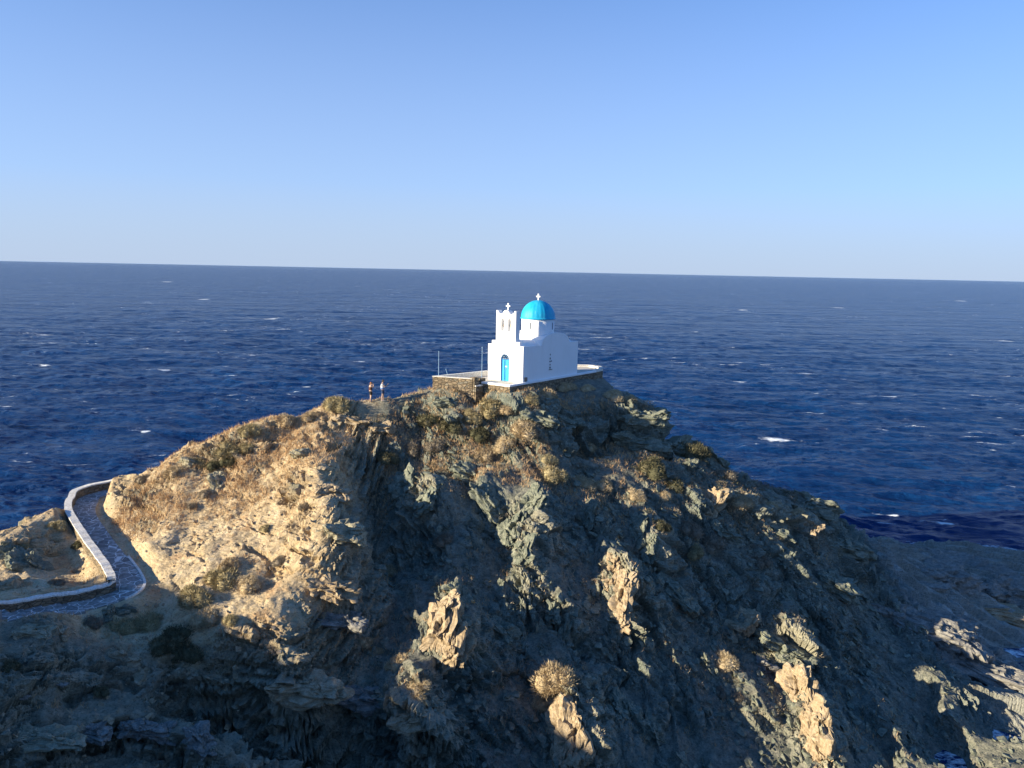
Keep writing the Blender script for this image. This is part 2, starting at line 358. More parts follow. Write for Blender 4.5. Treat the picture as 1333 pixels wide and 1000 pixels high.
# ------------------------------------------------------------ material helper
class NT:
    def __init__(s, name):
        s.m = bpy.data.materials.new(name); s.m.use_nodes = True; s.t = s.m.node_tree
        s.b = s.t.nodes['Principled BSDF']; s.out = s.t.nodes['Material Output']; s._c = None
    def n(s, typ, **kw):
        nd = s.t.nodes.new(typ)
        for k, v in kw.items():
            if k.startswith('i_'):
                key = k[2:]; key = int(key) if key.isdigit() else key.replace('_', ' ')
                s.put(nd.inputs[key], v)
            else: setattr(nd, k, v)
        return nd
    def put(s, sock, v):
        if isinstance(v, bpy.types.NodeSocket): s.t.links.new(v, sock)
        elif isinstance(v, bpy.types.Node): s.t.links.new(v.outputs[0], sock)
        else:
            if sock.type == 'RGBA' and len(v) == 3: v = (*v, 1)
            sock.default_value = v
    def coord(s):
        if s._c is None: s._c = s.n('ShaderNodeTexCoord').outputs['Object']
        return s._c
    def map(s, scale=(1, 1, 1), rot=(0, 0, 0), loc=(0, 0, 0)):
        return s.n('ShaderNodeMapping', i_Vector=s.coord(), i_Scale=scale, i_Rotation=rot, i_Location=loc).outputs[0]
    def noise(s, scale, detail=4, rough=.55, vec=None, dist=0):
        return s.n('ShaderNodeTexNoise', i_Vector=vec or s.coord(), i_Scale=scale, i_Detail=detail, i_Roughness=rough, i_Distortion=dist).outputs[0]
    def vor(s, scale, feat='F1', vec=None, out=0):
        nd = s.n('ShaderNodeTexVoronoi', feature=feat); s.put(nd.inputs['Vector'], vec or s.coord()); nd.inputs['Scale'].default_value = scale
        return nd.outputs[out]
    def math(s, op, a, b=0.0, c=0.0, clamp=False):
        nd = s.n('ShaderNodeMath', operation=op, use_clamp=clamp); s.put(nd.inputs[0], a); s.put(nd.inputs[1], b); s.put(nd.inputs[2], c); return nd.outputs[0]
    def ramp(s, fac, stops, interp='LINEAR'):
        nd = s.n('ShaderNodeValToRGB'); s.put(nd.inputs[0], fac); e = nd.color_ramp.elements; nd.color_ramp.interpolation = interp
        while len(e) < len(stops): e.new(.5)
        for k, (p, c) in zip(e, stops):
            k.position = p; k.color = (*(c if hasattr(c, '__len__') else (c, c, c)), 1)
        return nd.outputs[0]
    def mix(s, f, a, b, blend='MIX'):
        nd = s.n('ShaderNodeMix', data_type='RGBA', blend_type=blend); s.put(nd.inputs[0], f); s.put(nd.inputs[6], a); s.put(nd.inputs[7], b); return nd.outputs[2]
    def attr(s, name): return s.n('ShaderNodeAttribute', attribute_name=name).outputs['Fac']
    def bump(s, h, st=.5, dist=.1, nrm=None):
        nd = s.n('ShaderNodeBump', i_Strength=st, i_Distance=dist, i_Height=h)
        if nrm is not None: s.put(nd.inputs['Normal'], nrm)
        return nd.outputs[0]
    def fin(s, col, rough=.9, nrm=None, spec=.2):
        s.put(s.b.inputs['Base Color'], col); s.put(s.b.inputs['Roughness'], rough); s.b.inputs['Specular IOR Level'].default_value = spec
        if nrm is not None: s.put(s.b.inputs['Normal'], nrm)
        return s.m

def mat_terrain():
    m = NT('schist_and_soil')
    rock, soil, left, shelf, cell = (m.attr(k) for k in ('rock', 'soil', 'left', 'shelf', 'cell'))
    n1 = m.noise(.35, 5, .6); n2 = m.noise(2.2, 6, .65); n3 = m.noise(9, 5, .7)
    bed = m.noise(1.0, 6, .7, vec=m.map((.35, .35, 3.2), (0, rad(30), 0)), dist=.4)
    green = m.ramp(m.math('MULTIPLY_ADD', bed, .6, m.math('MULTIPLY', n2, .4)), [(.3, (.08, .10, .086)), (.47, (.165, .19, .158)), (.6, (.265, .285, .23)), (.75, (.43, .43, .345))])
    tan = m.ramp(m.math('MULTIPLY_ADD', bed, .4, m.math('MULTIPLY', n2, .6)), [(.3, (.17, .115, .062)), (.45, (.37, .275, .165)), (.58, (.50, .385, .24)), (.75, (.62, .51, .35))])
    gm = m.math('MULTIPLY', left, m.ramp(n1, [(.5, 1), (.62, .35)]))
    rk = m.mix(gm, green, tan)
    shc = m.ramp(bed, [(.3, (.24, .245, .23)), (.5, (.42, .425, .395)), (.7, (.56, .56, .52))])
    rk = m.mix(shelf, rk, shc)
    rk = m.mix(m.math('MULTIPLY', m.attr('pale'), .8), rk, m.ramp(m.math('MULTIPLY_ADD', bed, .6, m.math('MULTIPLY', n2, .4)), [(.3, (.20, .18, .125)), (.48, (.38, .345, .25)), (.66, (.52, .48, .36))]))  # ribs coloured cream to look sunlit on both flanks; near ground paler too
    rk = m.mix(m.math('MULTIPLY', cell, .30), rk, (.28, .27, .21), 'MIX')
    so = m.ramp(n2, [(.3, (.115, .12, .098)), (.5, (.195, .197, .158)), (.7, (.32, .305, .24))])
    sol = m.ramp(m.math('MULTIPLY_ADD', n2, .6, m.math('MULTIPLY', n1, .4)), [(.32, (.36, .255, .145)), (.5, (.58, .45, .27)), (.68, (.70, .58, .40))])
    so = m.mix(left, so, sol)
    ochre = m.ramp(m.noise(.5, 4, .6, vec=m.map((1, 1, 1), loc=(31, 7, 3))), [(.56, 0), (.66, 1)])
    so = m.mix(m.math('MULTIPLY', ochre, m.math('MULTIPLY_ADD', left, .35, .12)), so, (.34, .165, .075))
    col = m.mix(m.math('SUBTRACT', 1.0, rock), rk, so)
    pale = m.ramp(m.vor(1.3, out=1), [(.80, 0), (.84, 1)])
    lich = m.ramp(m.noise(3.3, 6, .75, vec=m.map((1, 1, 1), loc=(4, 17, 9))), [(.60, 0), (.66, 1)])
    col = m.mix(m.math('MULTIPLY', lich, .35), col, (.50, .47, .38))
    drk = m.ramp(n3, [(.36, .50), (.47, 1)])
    col = m.mix(1.0, col, drk, 'MULTIPLY')
    hgt = m.math('ADD', m.math('MULTIPLY', n3, .5), m.math('ADD', m.math('MULTIPLY', bed, 1.2), m.math('MULTIPLY', m.vor(3.2, 'DISTANCE_TO_EDGE', vec=m.map((.5, .6, 1.6), (0, rad(34), 0))), .7)))
    nr = m.bump(hgt, .9, .16)
    nr = m.bump(m.noise(26, 4, .75), .5, .05, nr)
    return m.fin(col, .92, nr, .15)

print('terrain...')
T = build_terrain()
X, Y, Z, VX, VY, VZ, rock, soil, left, shelf, v1, v2, xs, ys, TH, lefc, pale = T
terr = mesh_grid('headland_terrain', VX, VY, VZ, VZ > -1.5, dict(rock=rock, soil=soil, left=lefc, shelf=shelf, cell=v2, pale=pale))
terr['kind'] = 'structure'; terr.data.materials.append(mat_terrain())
def tz(x, y): return float(nsamp(VZ, np.array([x]), np.array([y]), xs, ys)[0])
def tzs(x, y): return nsamp(VZ, x, y, xs, ys)

SKYL = [(0,703),(30,682),(75,658),(160,612),(240,580),(300,553),(350,540),(430,523),(497,520),(556,514),(800,503),(820,506),(850,525),(880,546),(895,574),(935,592),(1000,623),(1060,641),(1095,668),(1115,692),(1160,702),(1230,709),(1333,722)]
if os.environ.get('SKY'):
    px, py = proj(np.stack([VX, VY, VZ], -1)); m_ = (Y > 44) & (VZ > 0)
    for cx in range(10, 1333, 30):
        k = m_ & (np.abs(px-cx) < 6); i = np.argmin(np.where(k, py, 9e9)); print('SKYL', cx, round(float(py.flat[i])), round(float(np.interp(cx, [a for a, b in SKYL], [b for a, b in SKYL]))), 'x', round(float(VX.flat[i]), 1), 'y', round(float(VY.flat[i]), 1))

# ------------------------------------------------------------ sea
def build_sea():
    r = [38.0]
    while r[-1] < 4500: r.append(r[-1]+max(.16, min(r[-1]**2/25500*.42, r[-1]*.012)))
    nfine = len(r)
    while r[-1] < 60000: r.append(r[-1]*1.25)
    r = np.array(r)
    azf = np.linspace(rad(-42), rad(42), 900)
    azc = np.linspace(rad(42), rad(318), 60)[1:]
    az = np.r_[azf, azc]
    Rr, A = np.meshgrid(r, az, indexing='ij')
    X = Rr*np.sin(A); Y = Rr*np.cos(A)
    ca, sa = math.cos(rad(-9)), math.sin(rad(-9))
    U = X*ca+Y*sa; V = -X*sa+Y*ca
    # gusty patches
    amp = .75+.35*vnoise(X*.006, Y*.006, X*0, 5)
    dr = np.gradient(r)[:, None]*np.ones_like(A)
    dl = np.maximum(dr, Rr*(az[1]-az[0]))
    H = 0
    wu = U+2.5*vnoise(U*.05, V*.05, U*0, 7); wv = V+2.0*vnoise(U*.06, V*.06, U*0, 8)
    for k, (lu, lv, a, th) in enumerate([(60, 26, .40, 0), (24, 10, .40, 14), (17, 7.5, .38, -17), (9, 4.2, .30, 6), (5.4, 2.6, .23, -24), (3.0, 1.5, .15, 18), (1.6, .9, .08, -8)]):
        c, s = math.cos(rad(th)), math.sin(rad(th))
        uu = wu*c+wv*s; vv = -wu*s+wv*c
        n = vnoise(uu/lu*1.6, vv/lv*1.6, U*0+k*3.1, 200+k)
        n = (1-2*np.abs(n))*.6+.4*vnoise(uu/lu, vv/lv, U*0+9+k, 240+k)      # peaked crests
        H = H+a*n*np.clip(lv/(dl*.9)-.25, .12 if lv > 4 else 0, 1)
    H = H*(1-.65*np.exp(-(((X-30)/13)**2+((Y-50)/10)**2)))
    H = H*amp*(1-sstep(3000, 4500, Rr))
    o = None
    ny, nx = H.shape
    # close the ring by repeating the first column
    inside = (X > -76) & (X < 77) & (Y > 11) & (Y < 97); SHR = np.where(inside, sstep(-2.2, -.3, tzs(X, Y)), 0)
    SHR = np.c_[SHR, SHR[:, :1]]
    CAPS = 0*X
    for px, py, sz in [(1057,577,1.7),(1030,575,.9),(1232,686,1.0),(1163,673,.8),(1093,401,2.2),(1160,519,1.2),(965,499,1.2),(1050,488,1.5),(968,404,1.5),(352,416,2.2),(217,367,2.2),(158,344,2),(120,348,2),(300,492,1.3),(216,484,1.3),(60,478,1.2),(8,532,1.2),(885,524,1.0),(1252,392,2),(1310,445,2),(190,565,.9),(398,507,1),(60,436,2),(265,390,2.2)]:
        d = F_+R_*((px-666.5)/FPX)+U_*((500-py)/FPX); q = CAM-d*(CAM[2]/d[2]); k = sz*(.4+q[1]/480)
        dx, dy = X-q[0], Y-q[1]; w = np.exp(-((dx+.2*dy)/(1.5*k))**2-(dy/(1.1*k))**2)+.45*np.exp(-((dx+4*k+.2*dy)/(5*k))**2-((dy-1.5*k)/(2.2*k))**2)
        CAPS = CAPS+w
    CAPS = np.c_[CAPS, CAPS[:, :1]]
    X = np.c_[X, X[:, :1]]; Y = np.c_[Y, Y[:, :1]]; H = np.c_[H, H[:, :1]]
    o = mesh_grid('sea', X, Y, H, np.ones(H.shape, bool), dict(crest=H, shore=SHR, caps=CAPS), smooth=True)
    o['kind'] = 'structure'
    m = NT('sea_water')
    cr = m.attr('crest')
    w1 = m.noise(1.0, 5, .65, vec=m.map((.35, .8, .5), (0, 0, rad(9)))); w2 = m.noise(1.0, 3, .6, vec=m.map((.05, .14, .1), (0, 0, rad(-6))))
    w3 = m.noise(1.0, 3, .6, vec=m.map((.008, .03, .1), (0, 0, rad(4))))
    w4 = m.noise(1.0, 3, .6, vec=m.map((1.6, 3.2, 1), (0, 0, rad(-11))))
    nr = m.bump(w3, .9, 12.0); nr = m.bump(w2, .9, 3.2, nr); nr = m.bump(w1, .9, .9, nr); nr = m.bump(w4, .8, .16, nr)
    # broken crests: rare short streaks
    f1 = m.noise(1.0, 5, .7, vec=m.map((.10, .42, .1), (0, 0, rad(7))), dist=.6)
    f2 = m.noise(1.0, 2, .5, vec=m.map((.012, .02, .1)))
    f3 = m.noise(1.0, 4, .7, vec=m.map((1.4, 3.5, 1)))
    f = m.math('ADD', m.math('MULTIPLY_ADD', f2, .35, f1), m.math('ADD', m.math('MULTIPLY', cr, .045), m.math('MULTIPLY', f3, .10)))
    foam = m.ramp(f, [(.915, 0), (.95, 1)])
    wash = m.ramp(m.math('ADD', m.math('MULTIPLY', m.attr('shore'), .30), m.noise(1.0, 5, .7, vec=m.map((.9, 1.3, 1)))), [(.74, 0), (.88, 1)]); cps = m.ramp(m.math('ADD', m.math('MULTIPLY', m.attr('caps'), .6), m.math('MULTIPLY', m.noise(1.0, 5, .7, vec=m.map((.7, 1.2, 1))), .72)), [(.60, 0), (.80, 1)]); foam = m.math('MAXIMUM', m.math('MAXIMUM', foam, wash), cps)
    veil = m.ramp(f, [(.82, 0), (.92, .06)])
    col = m.ramp(m.math('MULTIPLY_ADD', cr, .3, .5), [(.2, (.002, .014, .060)), (.8, (.004, .034, .125))])
    g1 = m.noise(1.0, 4, .65, vec=m.map((.05, .018, .1), (0, 0, rad(5)))); g2 = m.noise(1.0, 3, .6, vec=m.map((.2, .5, .1), (0, 0, rad(-8))))
    col = m.mix(m.ramp(m.math('MULTIPLY_ADD', g1, .6, m.math('MULTIPLY', g2, .4)), [(.40, 0), (.62, 1)]), col, (.006, .044, .15))
    col = m.mix(m.math('MAXIMUM', foam, veil), col, (.78, .84, .88))
    m.fin(col, m.mix(foam, (.22, .22, .22), (.9, .9, .9)), nr, .08)
    m.b.inputs['IOR'].default_value = 1.33
    o.data.materials.append(m.m)
    return o
sea = build_sea()

if os.environ.get('HAZE', '1') == '1':
    hm = bpy.data.meshes.new('haze'); B = 70000.0; z0, z1 = -3.0, 36.0
    V = [(x, y, z) for z in (z0, z1) for x, y in ((-B, -B), (B, -B), (B, B), (-B, B))]
    hm.from_pydata(V, [], [(3,2,1,0),(4,5,6,7),(0,1,5,4),(1,2,6,5),(2,3,7,6),(3,0,4,7)]); hz = bpy.data.objects.new('haze', hm); COL.objects.link(hz); hz['kind'] = 'stuff'; hz['label'] = 'thin sea haze that pales the water toward the horizon'
    m = bpy.data.materials.new('sea_haze'); m.use_nodes = True; t = m.node_tree; t.nodes.remove(t.nodes['Principled BSDF'])
    v = t.nodes.new('ShaderNodeVolumePrincipled'); v.inputs['Color'].default_value = (.55, .74, 1, 1); v.inputs['Density'].default_value = 0.45e-5; v.inputs['Anisotropy'].default_value = 0
    t.links.new(v.outputs[0], t.nodes['Material Output'].inputs['Volume']); hm.materials.append(m)

# ------------------------------------------------------------ mesh helpers
class MB:
    def __init__(s): s.v = []; s.f = []
    def add(s, V, F):
        o = len(s.v); s.v += [tuple(map(float, v)) for v in V]; s.f += [tuple(i+o for i in f) for f in F]; return s
    def box(s, a, b):
        x0, y0, z0 = a; x1, y1, z1 = b
        V = [(x, y, z) for z in (z0, z1) for x, y in ((x0, y0), (x1, y0), (x1, y1), (x0, y1))]
        return s.add(V, [(3,2,1,0),(4,5,6,7),(0,1,5,4),(1,2,6,5),(2,3,7,6),(3,0,4,7)])
    def prism(s, P, z0, z1):
        """extrude plan polygon P (counter-clockwise) in z"""
        n = len(P); z0s = z0 if hasattr(z0, '__len__') else [z0]*n; z1s = z1 if hasattr(z1, '__len__') else [z1]*n
        V = [(p[0], p[1], z) for p, z in zip(P, z0s)]+[(p[0], p[1], z) for p, z in zip(P, z1s)]
        return s.add(V, [tuple(range(n-1, -1, -1)), tuple(range(n, 2*n))]+[(i, (i+1) % n, n+(i+1) % n, n+i) for i in range(n)])
    def extr_y(s, P, y0, y1):
        """extrude outline P of (x, z) from y0 to y1"""
        n = len(P); V = [(p[0], y0, p[1]) for p in P]+[(p[0], y1, p[1]) for p in P]
        return s.add(V, [tuple(range(n)), tuple(range(2*n-1, n-1, -1))]+[(i, n+i, n+(i+1) % n, (i+1) % n) for i in range(n)])
    def extr_x(s, P, x0, x1):
        n = len(P); V = [(x0, p[0], p[1]) for p in P]+[(x1, p[0], p[1]) for p in P]
        return s.add(V, [tuple(range(n-1, -1, -1)), tuple(range(n, 2*n))]+[((i+1) % n, n+(i+1) % n, n+i, i) for i in range(n)])
    def tube(s, P, r, n=8):
        P = [Vector(p) for p in P]; rs = r if hasattr(r, '__len__') else [r]*len(P); V = []
        for i, p in enumerate(P):
            d = (P[min(i+1, len(P)-1)]-P[max(i-1, 0)]).normalized()
            a = d.orthogonal().normalized() if i == 0 else (a-d*a.dot(d)).normalized(); b = d.cross(a)
            V += [p+(a*math.cos(t)+b*math.sin(t))*rs[i] for t in (2*math.pi*k/n for k in range(n))]
        F = [(i*n+k, i*n+(k+1) % n, (i+1)*n+(k+1) % n, (i+1)*n+k) for i in range(len(P)-1) for k in range(n)]
        F += [tuple(range(n-1, -1, -1)), tuple((len(P)-1)*n+k for k in range(n))]
        return s.add(V, F)
    def lathe(s, prof, c=(0, 0), n=48, wob=None):
        V = []
        for r, z in prof:
            for k in range(n):
                t = 2*math.pi*k/n; rr = r*(1+(wob(t, z) if wob else 0)); V.append((c[0]+rr*math.cos(t), c[1]+rr*math.sin(t), z))
        m = len(prof)
        F = [(i*n+k, i*n+(k+1) % n, (i+1)*n+(k+1) % n, (i+1)*n+k) for i in range(m-1) for k in range(n)]
        F += [tuple(range(n-1, -1, -1)), tuple((m-1)*n+k for k in range(n))]
        return s.add(V, F)
    def build(s, name, mat, parent=None, smooth=False, bevel=0):
        me = bpy.data.meshes.new(name); me.from_pydata(s.v, [], s.f); me.update()
        import bmesh
        bm = bmesh.new(); bm.from_mesh(me); bmesh.ops.recalc_face_normals(bm, faces=bm.faces); bm.to_mesh(me); bm.free()
        if smooth: me.polygons.foreach_set('use_smooth', [True]*len(me.polygons))
        me.materials.append(mat); o = bpy.data.objects.new(name, me); COL.objects.link(o)
        if parent: o.parent = parent
        if bevel:
            b = o.modifiers.new('b', 'BEVEL'); b.width = bevel; b.segments = 2; b.limit_method = 'ANGLE'
        return o
def tag(o, label, cat, group=None, kind=None):
    if kind: o['kind'] = kind
    if label: o['label'] = label
    if cat: o['category'] = cat
    if group: o['group'] = group
    return o
def empty(name, loc, rz=0):
    o = bpy.data.objects.new(name, None); COL.objects.link(o); o.location = loc; o.rotation_euler = (0, 0, rz); o.empty_display_size = .2; return o

# ------------------------------------------------------------ materials
def mat_white():
    m = NT('limewash'); n = m.noise(1.3, 5, .6); g = m.noise(14, 3, .6)
    st = m.noise(1.0, 5, .7, vec=m.map((1.6, 1.6, .25)))
    col = m.mix(m.ramp(st, [(.5, 0), (.72, .35)]), (.86, .86, .86), (.72, .71, .68))
    return m.fin(m.mix(m.ramp(n, [(.45, 0), (.7, .3)]), col, (.90, .90, .90)), .85, m.bump(m.math('ADD', m.math('MULTIPLY', g, .3), n), .35, .05), .2)
def mat_wornwhite():
    m = NT('worn_limewash'); n = m.noise(2.2, 6, .7); g = m.noise(9, 4, .7)
    col = m.mix(m.ramp(g, [(.42, .55), (.55, 0)]), (.82, .80, .74), (.42, .37, .29))
    return m.fin(m.mix(m.ramp(n, [(.52, 0), (.66, .6)]), col, (.60, .54, .44)), .9, m.bump(g, .5, .04), .15)
def mat_blue():
    m = NT('turquoise_dome_paint'); n = m.noise(1.0, 5, .65, vec=m.map((1, 1, .35))); s = m.noise(5, 4, .7, vec=m.map((1, 1, .2)))
    col = m.ramp(n, [(.3, (.005, .27, .52)), (.5, (.01, .38, .64)), (.7, (.05, .50, .70))])
    return m.fin(m.mix(m.ramp(s, [(.6, 0), (.75, .35)]), col, (.35, .62, .72)), .55, m.bump(n, .4, .04), .3)
def flat(name, c, rough=.6, amt=.25, sc=6, spec=.3, metal=0):
    m = NT(name); n = m.noise(sc, 4, .6); c2 = tuple(k*(1-amt) for k in c)
    m.b.inputs['Metallic'].default_value = metal
    return m.fin(m.ramp(n, [(.35, c2), (.65, c)]), rough, m.bump(n, .2, .01), spec)
def mat_stone():
    m = NT('dry_stone'); vec = m.map((2.6, 2.6, 5.2)); e = m.vor(1, 'DISTANCE_TO_EDGE', vec=vec); c = m.vor(1, out=1, vec=vec); n = m.noise(6, 5, .7)
    cc = m.n('ShaderNodeSeparateColor', i_0=c).outputs[0]
    col = m.ramp(cc, [(0, (.15, .12, .08)), (.35, (.26, .20, .13)), (.7, (.36, .28, .18)), (1, (.22, .21, .17))])
    col = m.mix(m.ramp(n, [(.4, .5), (.6, 0)]), col, (.14, .11, .08)); col = m.mix(m.ramp(e, [(.02, .85), (.07, 0)]), col, (.06, .05, .04))
    return m.fin(col, .92, m.bump(m.math('ADD', m.ramp(e, [(0, 0), (.12, 1)]), m.math('MULTIPLY', n, .4)), .8, .06), .15)
def mat_flag():
    m = NT('flagstones_with_white_joints'); vec = m.map((1.15, 1.35, .3)); nd = m.noise(1.4, 3, .6)
    vw = m.n('ShaderNodeVectorMath', operation='ADD', i_0=vec, i_1=m.n('ShaderNodeCombineXYZ', i_X=m.math('MULTIPLY', nd, .5), i_Y=m.math('MULTIPLY', m.noise(1.7, 2), .5)).outputs[0]).outputs[0]
    e = m.vor(1.35, 'DISTANCE_TO_EDGE', vec=vw); c = m.n('ShaderNodeSeparateColor', i_0=m.vor(1.35, out=1, vec=vw)).outputs[0]
    col = m.ramp(c, [(0, (.24, .24, .235)), (.5, (.34, .335, .32)), (1, (.46, .45, .42))])
    col = m.mix(m.ramp(m.noise(5, 4), [(.4, .5), (.6, 0)]), col, (.11, .105, .10))
    col = m.mix(m.ramp(m.math('ADD', e, m.math('MULTIPLY', m.math('SUBTRACT', m.noise(7, 3, .6), .5), .05)), [(.018, 1), (.036, 0)]), col, (.80, .79, .76))
    return m.fin(col, .8, m.bump(e, .4, .02), .25)
def mat_rock(name, a, b, c):
    m = NT(name); bed = m.noise(1.0, 6, .7, vec=m.map((.5, .5, 6))); n = m.noise(4, 5, .7); n3 = m.noise(18, 4, .7)
    col = m.ramp(m.math('MULTIPLY_ADD', bed, .5, m.math('MULTIPLY', n, .5)), [(.33, a), (.5, b), (.66, c)])
    col = m.mix(1.0, col, m.ramp(n3, [(.35, .6), (.5, 1)]), 'MULTIPLY')
    nr = m.bump(m.math('ADD', m.math('MULTIPLY', bed, 1.5), m.math('MULTIPLY', n3, .5)), .8, .07)
    return m.fin(col, .9, nr, .18)
def mat_shrub(name, a, b, c):
    m = NT(name); r = m.n('ShaderNodeObjectInfo').outputs['Random']; g = m.n('ShaderNodeNewGeometry').outputs['Random Per Island']
    n = m.noise(2.5, 4, .6)
    f = m.math('ADD', m.math('MULTIPLY', n, .5), m.math('MULTIPLY_ADD', g, .35, m.math('MULTIPLY', r, .15)))
    m.fin(m.ramp(f, [(.25, a), (.5, b), (.75, c)]), .85, None, .1)
    return m.m
WHITE = mat_white(); WORN = mat_wornwhite(); BLUE = mat_blue(); STONE = mat_stone(); FLAG = mat_flag()
GREEN_ROCK = mat_rock('green_schist', (.085, .105, .085), (.20, .215, .165), (.38, .375, .29))
TAN_ROCK = mat_rock('ochre_schist', (.22, .16, .09), (.40, .31, .20), (.56, .47, .34))
PALE_ROCK = mat_rock('pale_schist', (.20, .18, .12), (.36, .33, .23), (.50, .45, .33))
GREY_ROCK = mat_rock('grey_marble', (.13, .125, .115), (.25, .24, .215), (.42, .40, .355))
BEIGE = mat_shrub('dry_thorn', (.30, .22, .13), (.50, .40, .25), (.66, .56, .38))
OLIVE = mat_shrub('olive_thorn', (.20, .165, .085), (.36, .30, .17), (.54, .465, .28))
DARK = mat_shrub('evergreen_scrub', (.06, .06, .035), (.125, .12, .07), (.23, .20, .12))
BROWN = mat_shrub('brown_twigs', (.14, .115, .085), (.25, .21, .155), (.37, .32, .24))
STRAW = mat_shrub('dry_grass', (.40, .24, .12), (.55, .38, .21), (.68, .53, .33))

# ------------------------------------------------------------ chapel
ch = tag(empty('chapel', (-2.11, 68.25, TZ), -math.atan2(.6, .8)), 'small whitewashed chapel with turquoise dome and twin-arched belfry on the summit', 'chapel')
CW, CL, CH = 3.75, 8.5, 3.05
def arc(cx, cz, r, a0, a1, n, sx=1):
    return [(cx+sx*r*math.cos(rad(a0+(a1-a0)*i/n)), cz+r*math.sin(rad(a0+(a1-a0)*i/n))) for i in range(n+1)]
# side walls with the round gable of the cross vault, back wall
side = [(0.32, -.3), (CL, -.3), (CL, CH+.02), (7.05, CH+.02)]+[(4.85+2.12*math.cos(t), CH+.02+.93*math.sin(t)**.8) for t in (math.pi*(.06+.88*i/16) for i in range(17))]+[(2.65, CH-.02), (.32, CH-.02)]
body = MB(); body.extr_x(side, CW-.28, CW); body.extr_x(side, 0, .28)
body.box((.28, CL-.28, -.3), (CW-.28, CL, CH-.01)); body.build('side_wall', WHITE, ch, bevel=.03)
rf = MB(); rf.box((.275, .3, CH-.35), (CW-.275, CL-.275, CH-.18))
vault = [(4.85+2.08*math.cos(t), CH-.15+.98*math.sin(t)**.8) for t in (math.pi*(.001+.998*i/18) for i in range(19))]
rf.extr_x(vault, .285, CW-.285)
rf.extr_y([(1.875+1.45*math.cos(math.pi*i/14), CH-.19+.55*math.sin(math.pi*i/14)) for i in range(15)], .5, CL-.4)
rf.build('roof', WHITE, ch, smooth=False)
# front wall: stepped shoulders, pierced by the doorway and the two bell arches
TX0, TX1, TH_ = .84, 2.92, 5.95
DX, DW, DH = 1.84, .46, 1.84
fr = MB()
door_arch = arc(DX, DH, DW, 0, 180, 14)
fr.extr_y([(0, -.3), (DX-DW, -.3), (DX-DW, DH), (DX-DW, 3.08), (0, 3.08)], 0, .34)
fr.extr_y([(DX+DW, -.3), (CW, -.3), (CW, 3.08), (DX+DW, 3.08), (DX+DW, DH)], 0, .34)
fr.extr_y([(DX-DW, 3.08)]+[(x, z) for x, z in reversed(door_arch)]+[(DX+DW, 3.08)], .002, .338)
fr.box((.40, 0, 3.06), (3.36, .34, 3.40))
fr.build('front_wall', WHITE, ch, bevel=.03)
tw = MB(); aw, az0, az1 = .155, 4.25, 5.15
ax = [TX0+.68, TX1-.68]
tw.box((TX0, -.01, 3.38), (TX1, .55, az0))
for a, b in ((TX0, ax[0]-aw), (ax[0]+aw, ax[1]-aw), (ax[1]+aw, TX1)): tw.box((a, -.01, az0-.004), (b, .55, 5.42))
for x in ax:
    A = arc(x, az1, aw, 180, 0, 10)
    tw.extr_y([(x-aw, 5.42), (x+aw, 5.42)]+list(reversed(A)), -.008, .548)
top = [(TX0, 5.418), (TX1, 5.418), (TX1, 5.97), (TX1-.16, 5.97), (TX1-.24, 5.80), (TX1-.5, 5.66)]+arc((TX0+TX1)/2, 5.66, .36, 20, 160, 8)+[(TX0+.5, 5.66), (TX0+.24, 5.80), (TX0+.16, 5.97), (TX0, 5.97)]
tw.extr_y(top, -.01, .55)
t_o = tw.build('belfry', WHITE, ch, bevel=.025)
BELL = flat('bronze', (.16, .11, .06), .4, .4, 12, .5, .8)
for x in ax:
    b = MB(); b.lathe([(.012, 4.98), (.05, 4.96), (.07, 4.85), (.09, 4.70), (.125, 4.60), (.115, 4.59)], (x, .27), 16); b.tube([(x-aw, .27, 5.02), (x+aw, .27, 5.02)], .015, 6)
    b.build('bell', BELL, ch, True)
def cross(x, y, z, h, s=.82):
    c = MB(); w = .055*s; c.box((x-w, y-w, z-.1), (x+w, y+w, z+h)); c.box((x-.17*s, y-w*.9, z+h*.55), (x-w, y+w*.9, z+h*.55+2*w)); c.box((x+w, y-w*.9, z+h*.55), (x+.17*s, y+w*.9, z+h*.55+2*w))
    for a, b in ((x-.19*s, z+h*.55+w), (x+.19*s, z+h*.55+w), (x, z+h)): c.box((a-.07*s, y-w*1.1, b-.07*s), (a+.07*s, y+w*1.1, b+.07*s))
    return c
cross(1.88, .27, 6.02, .52).build('belfry_cross', WHITE, ch, bevel=.01)
DC = (1.875, 4.66); DR = 1.46
d = MB(); d.lathe([(DR, 3.0), (DR, 5.16)], DC, 48); dr = d.build('drum', WHITE, ch, True)
for k in range(4):
    t = rad(8+90*k); w = MB(); cx, cy = DC[0]+DR*math.cos(t), DC[1]+DR*math.sin(t)
    tx, ty = -math.sin(t), math.cos(t)
    P = [(cx+tx*s_*.07+math.cos(t)*q, cy+ty*s_*.07+math.sin(t)*q) for s_, q in ((-1, -.1), (1, -.1), (1, .006), (-1, .006))]
    w.prism(P, 4.25, 4.85); w.build('window', flat('dark_window', (.10, .13, .17), .3), dr)
dome = MB(); prof = [(1.50, 5.12), (1.58, 5.14), (1.58, 5.20), (1.53, 5.22)]+[(1.52*math.cos(rad(a)), 5.22+1.55*math.sin(rad(a))) for a in range(4, 90, 5)]+[(.03, 6.775)]
dome.lathe(prof, DC, 96, lambda t, z: .008*math.cos(24*t)*(1 if z > 5.22 else 0)+.004*math.sin(7*t+z*3))
do = dome.build('dome', BLUE, ch, True)
cross(DC[0], DC[1], 6.76, .52).build('dome_cross', WHITE, do, bevel=.01)
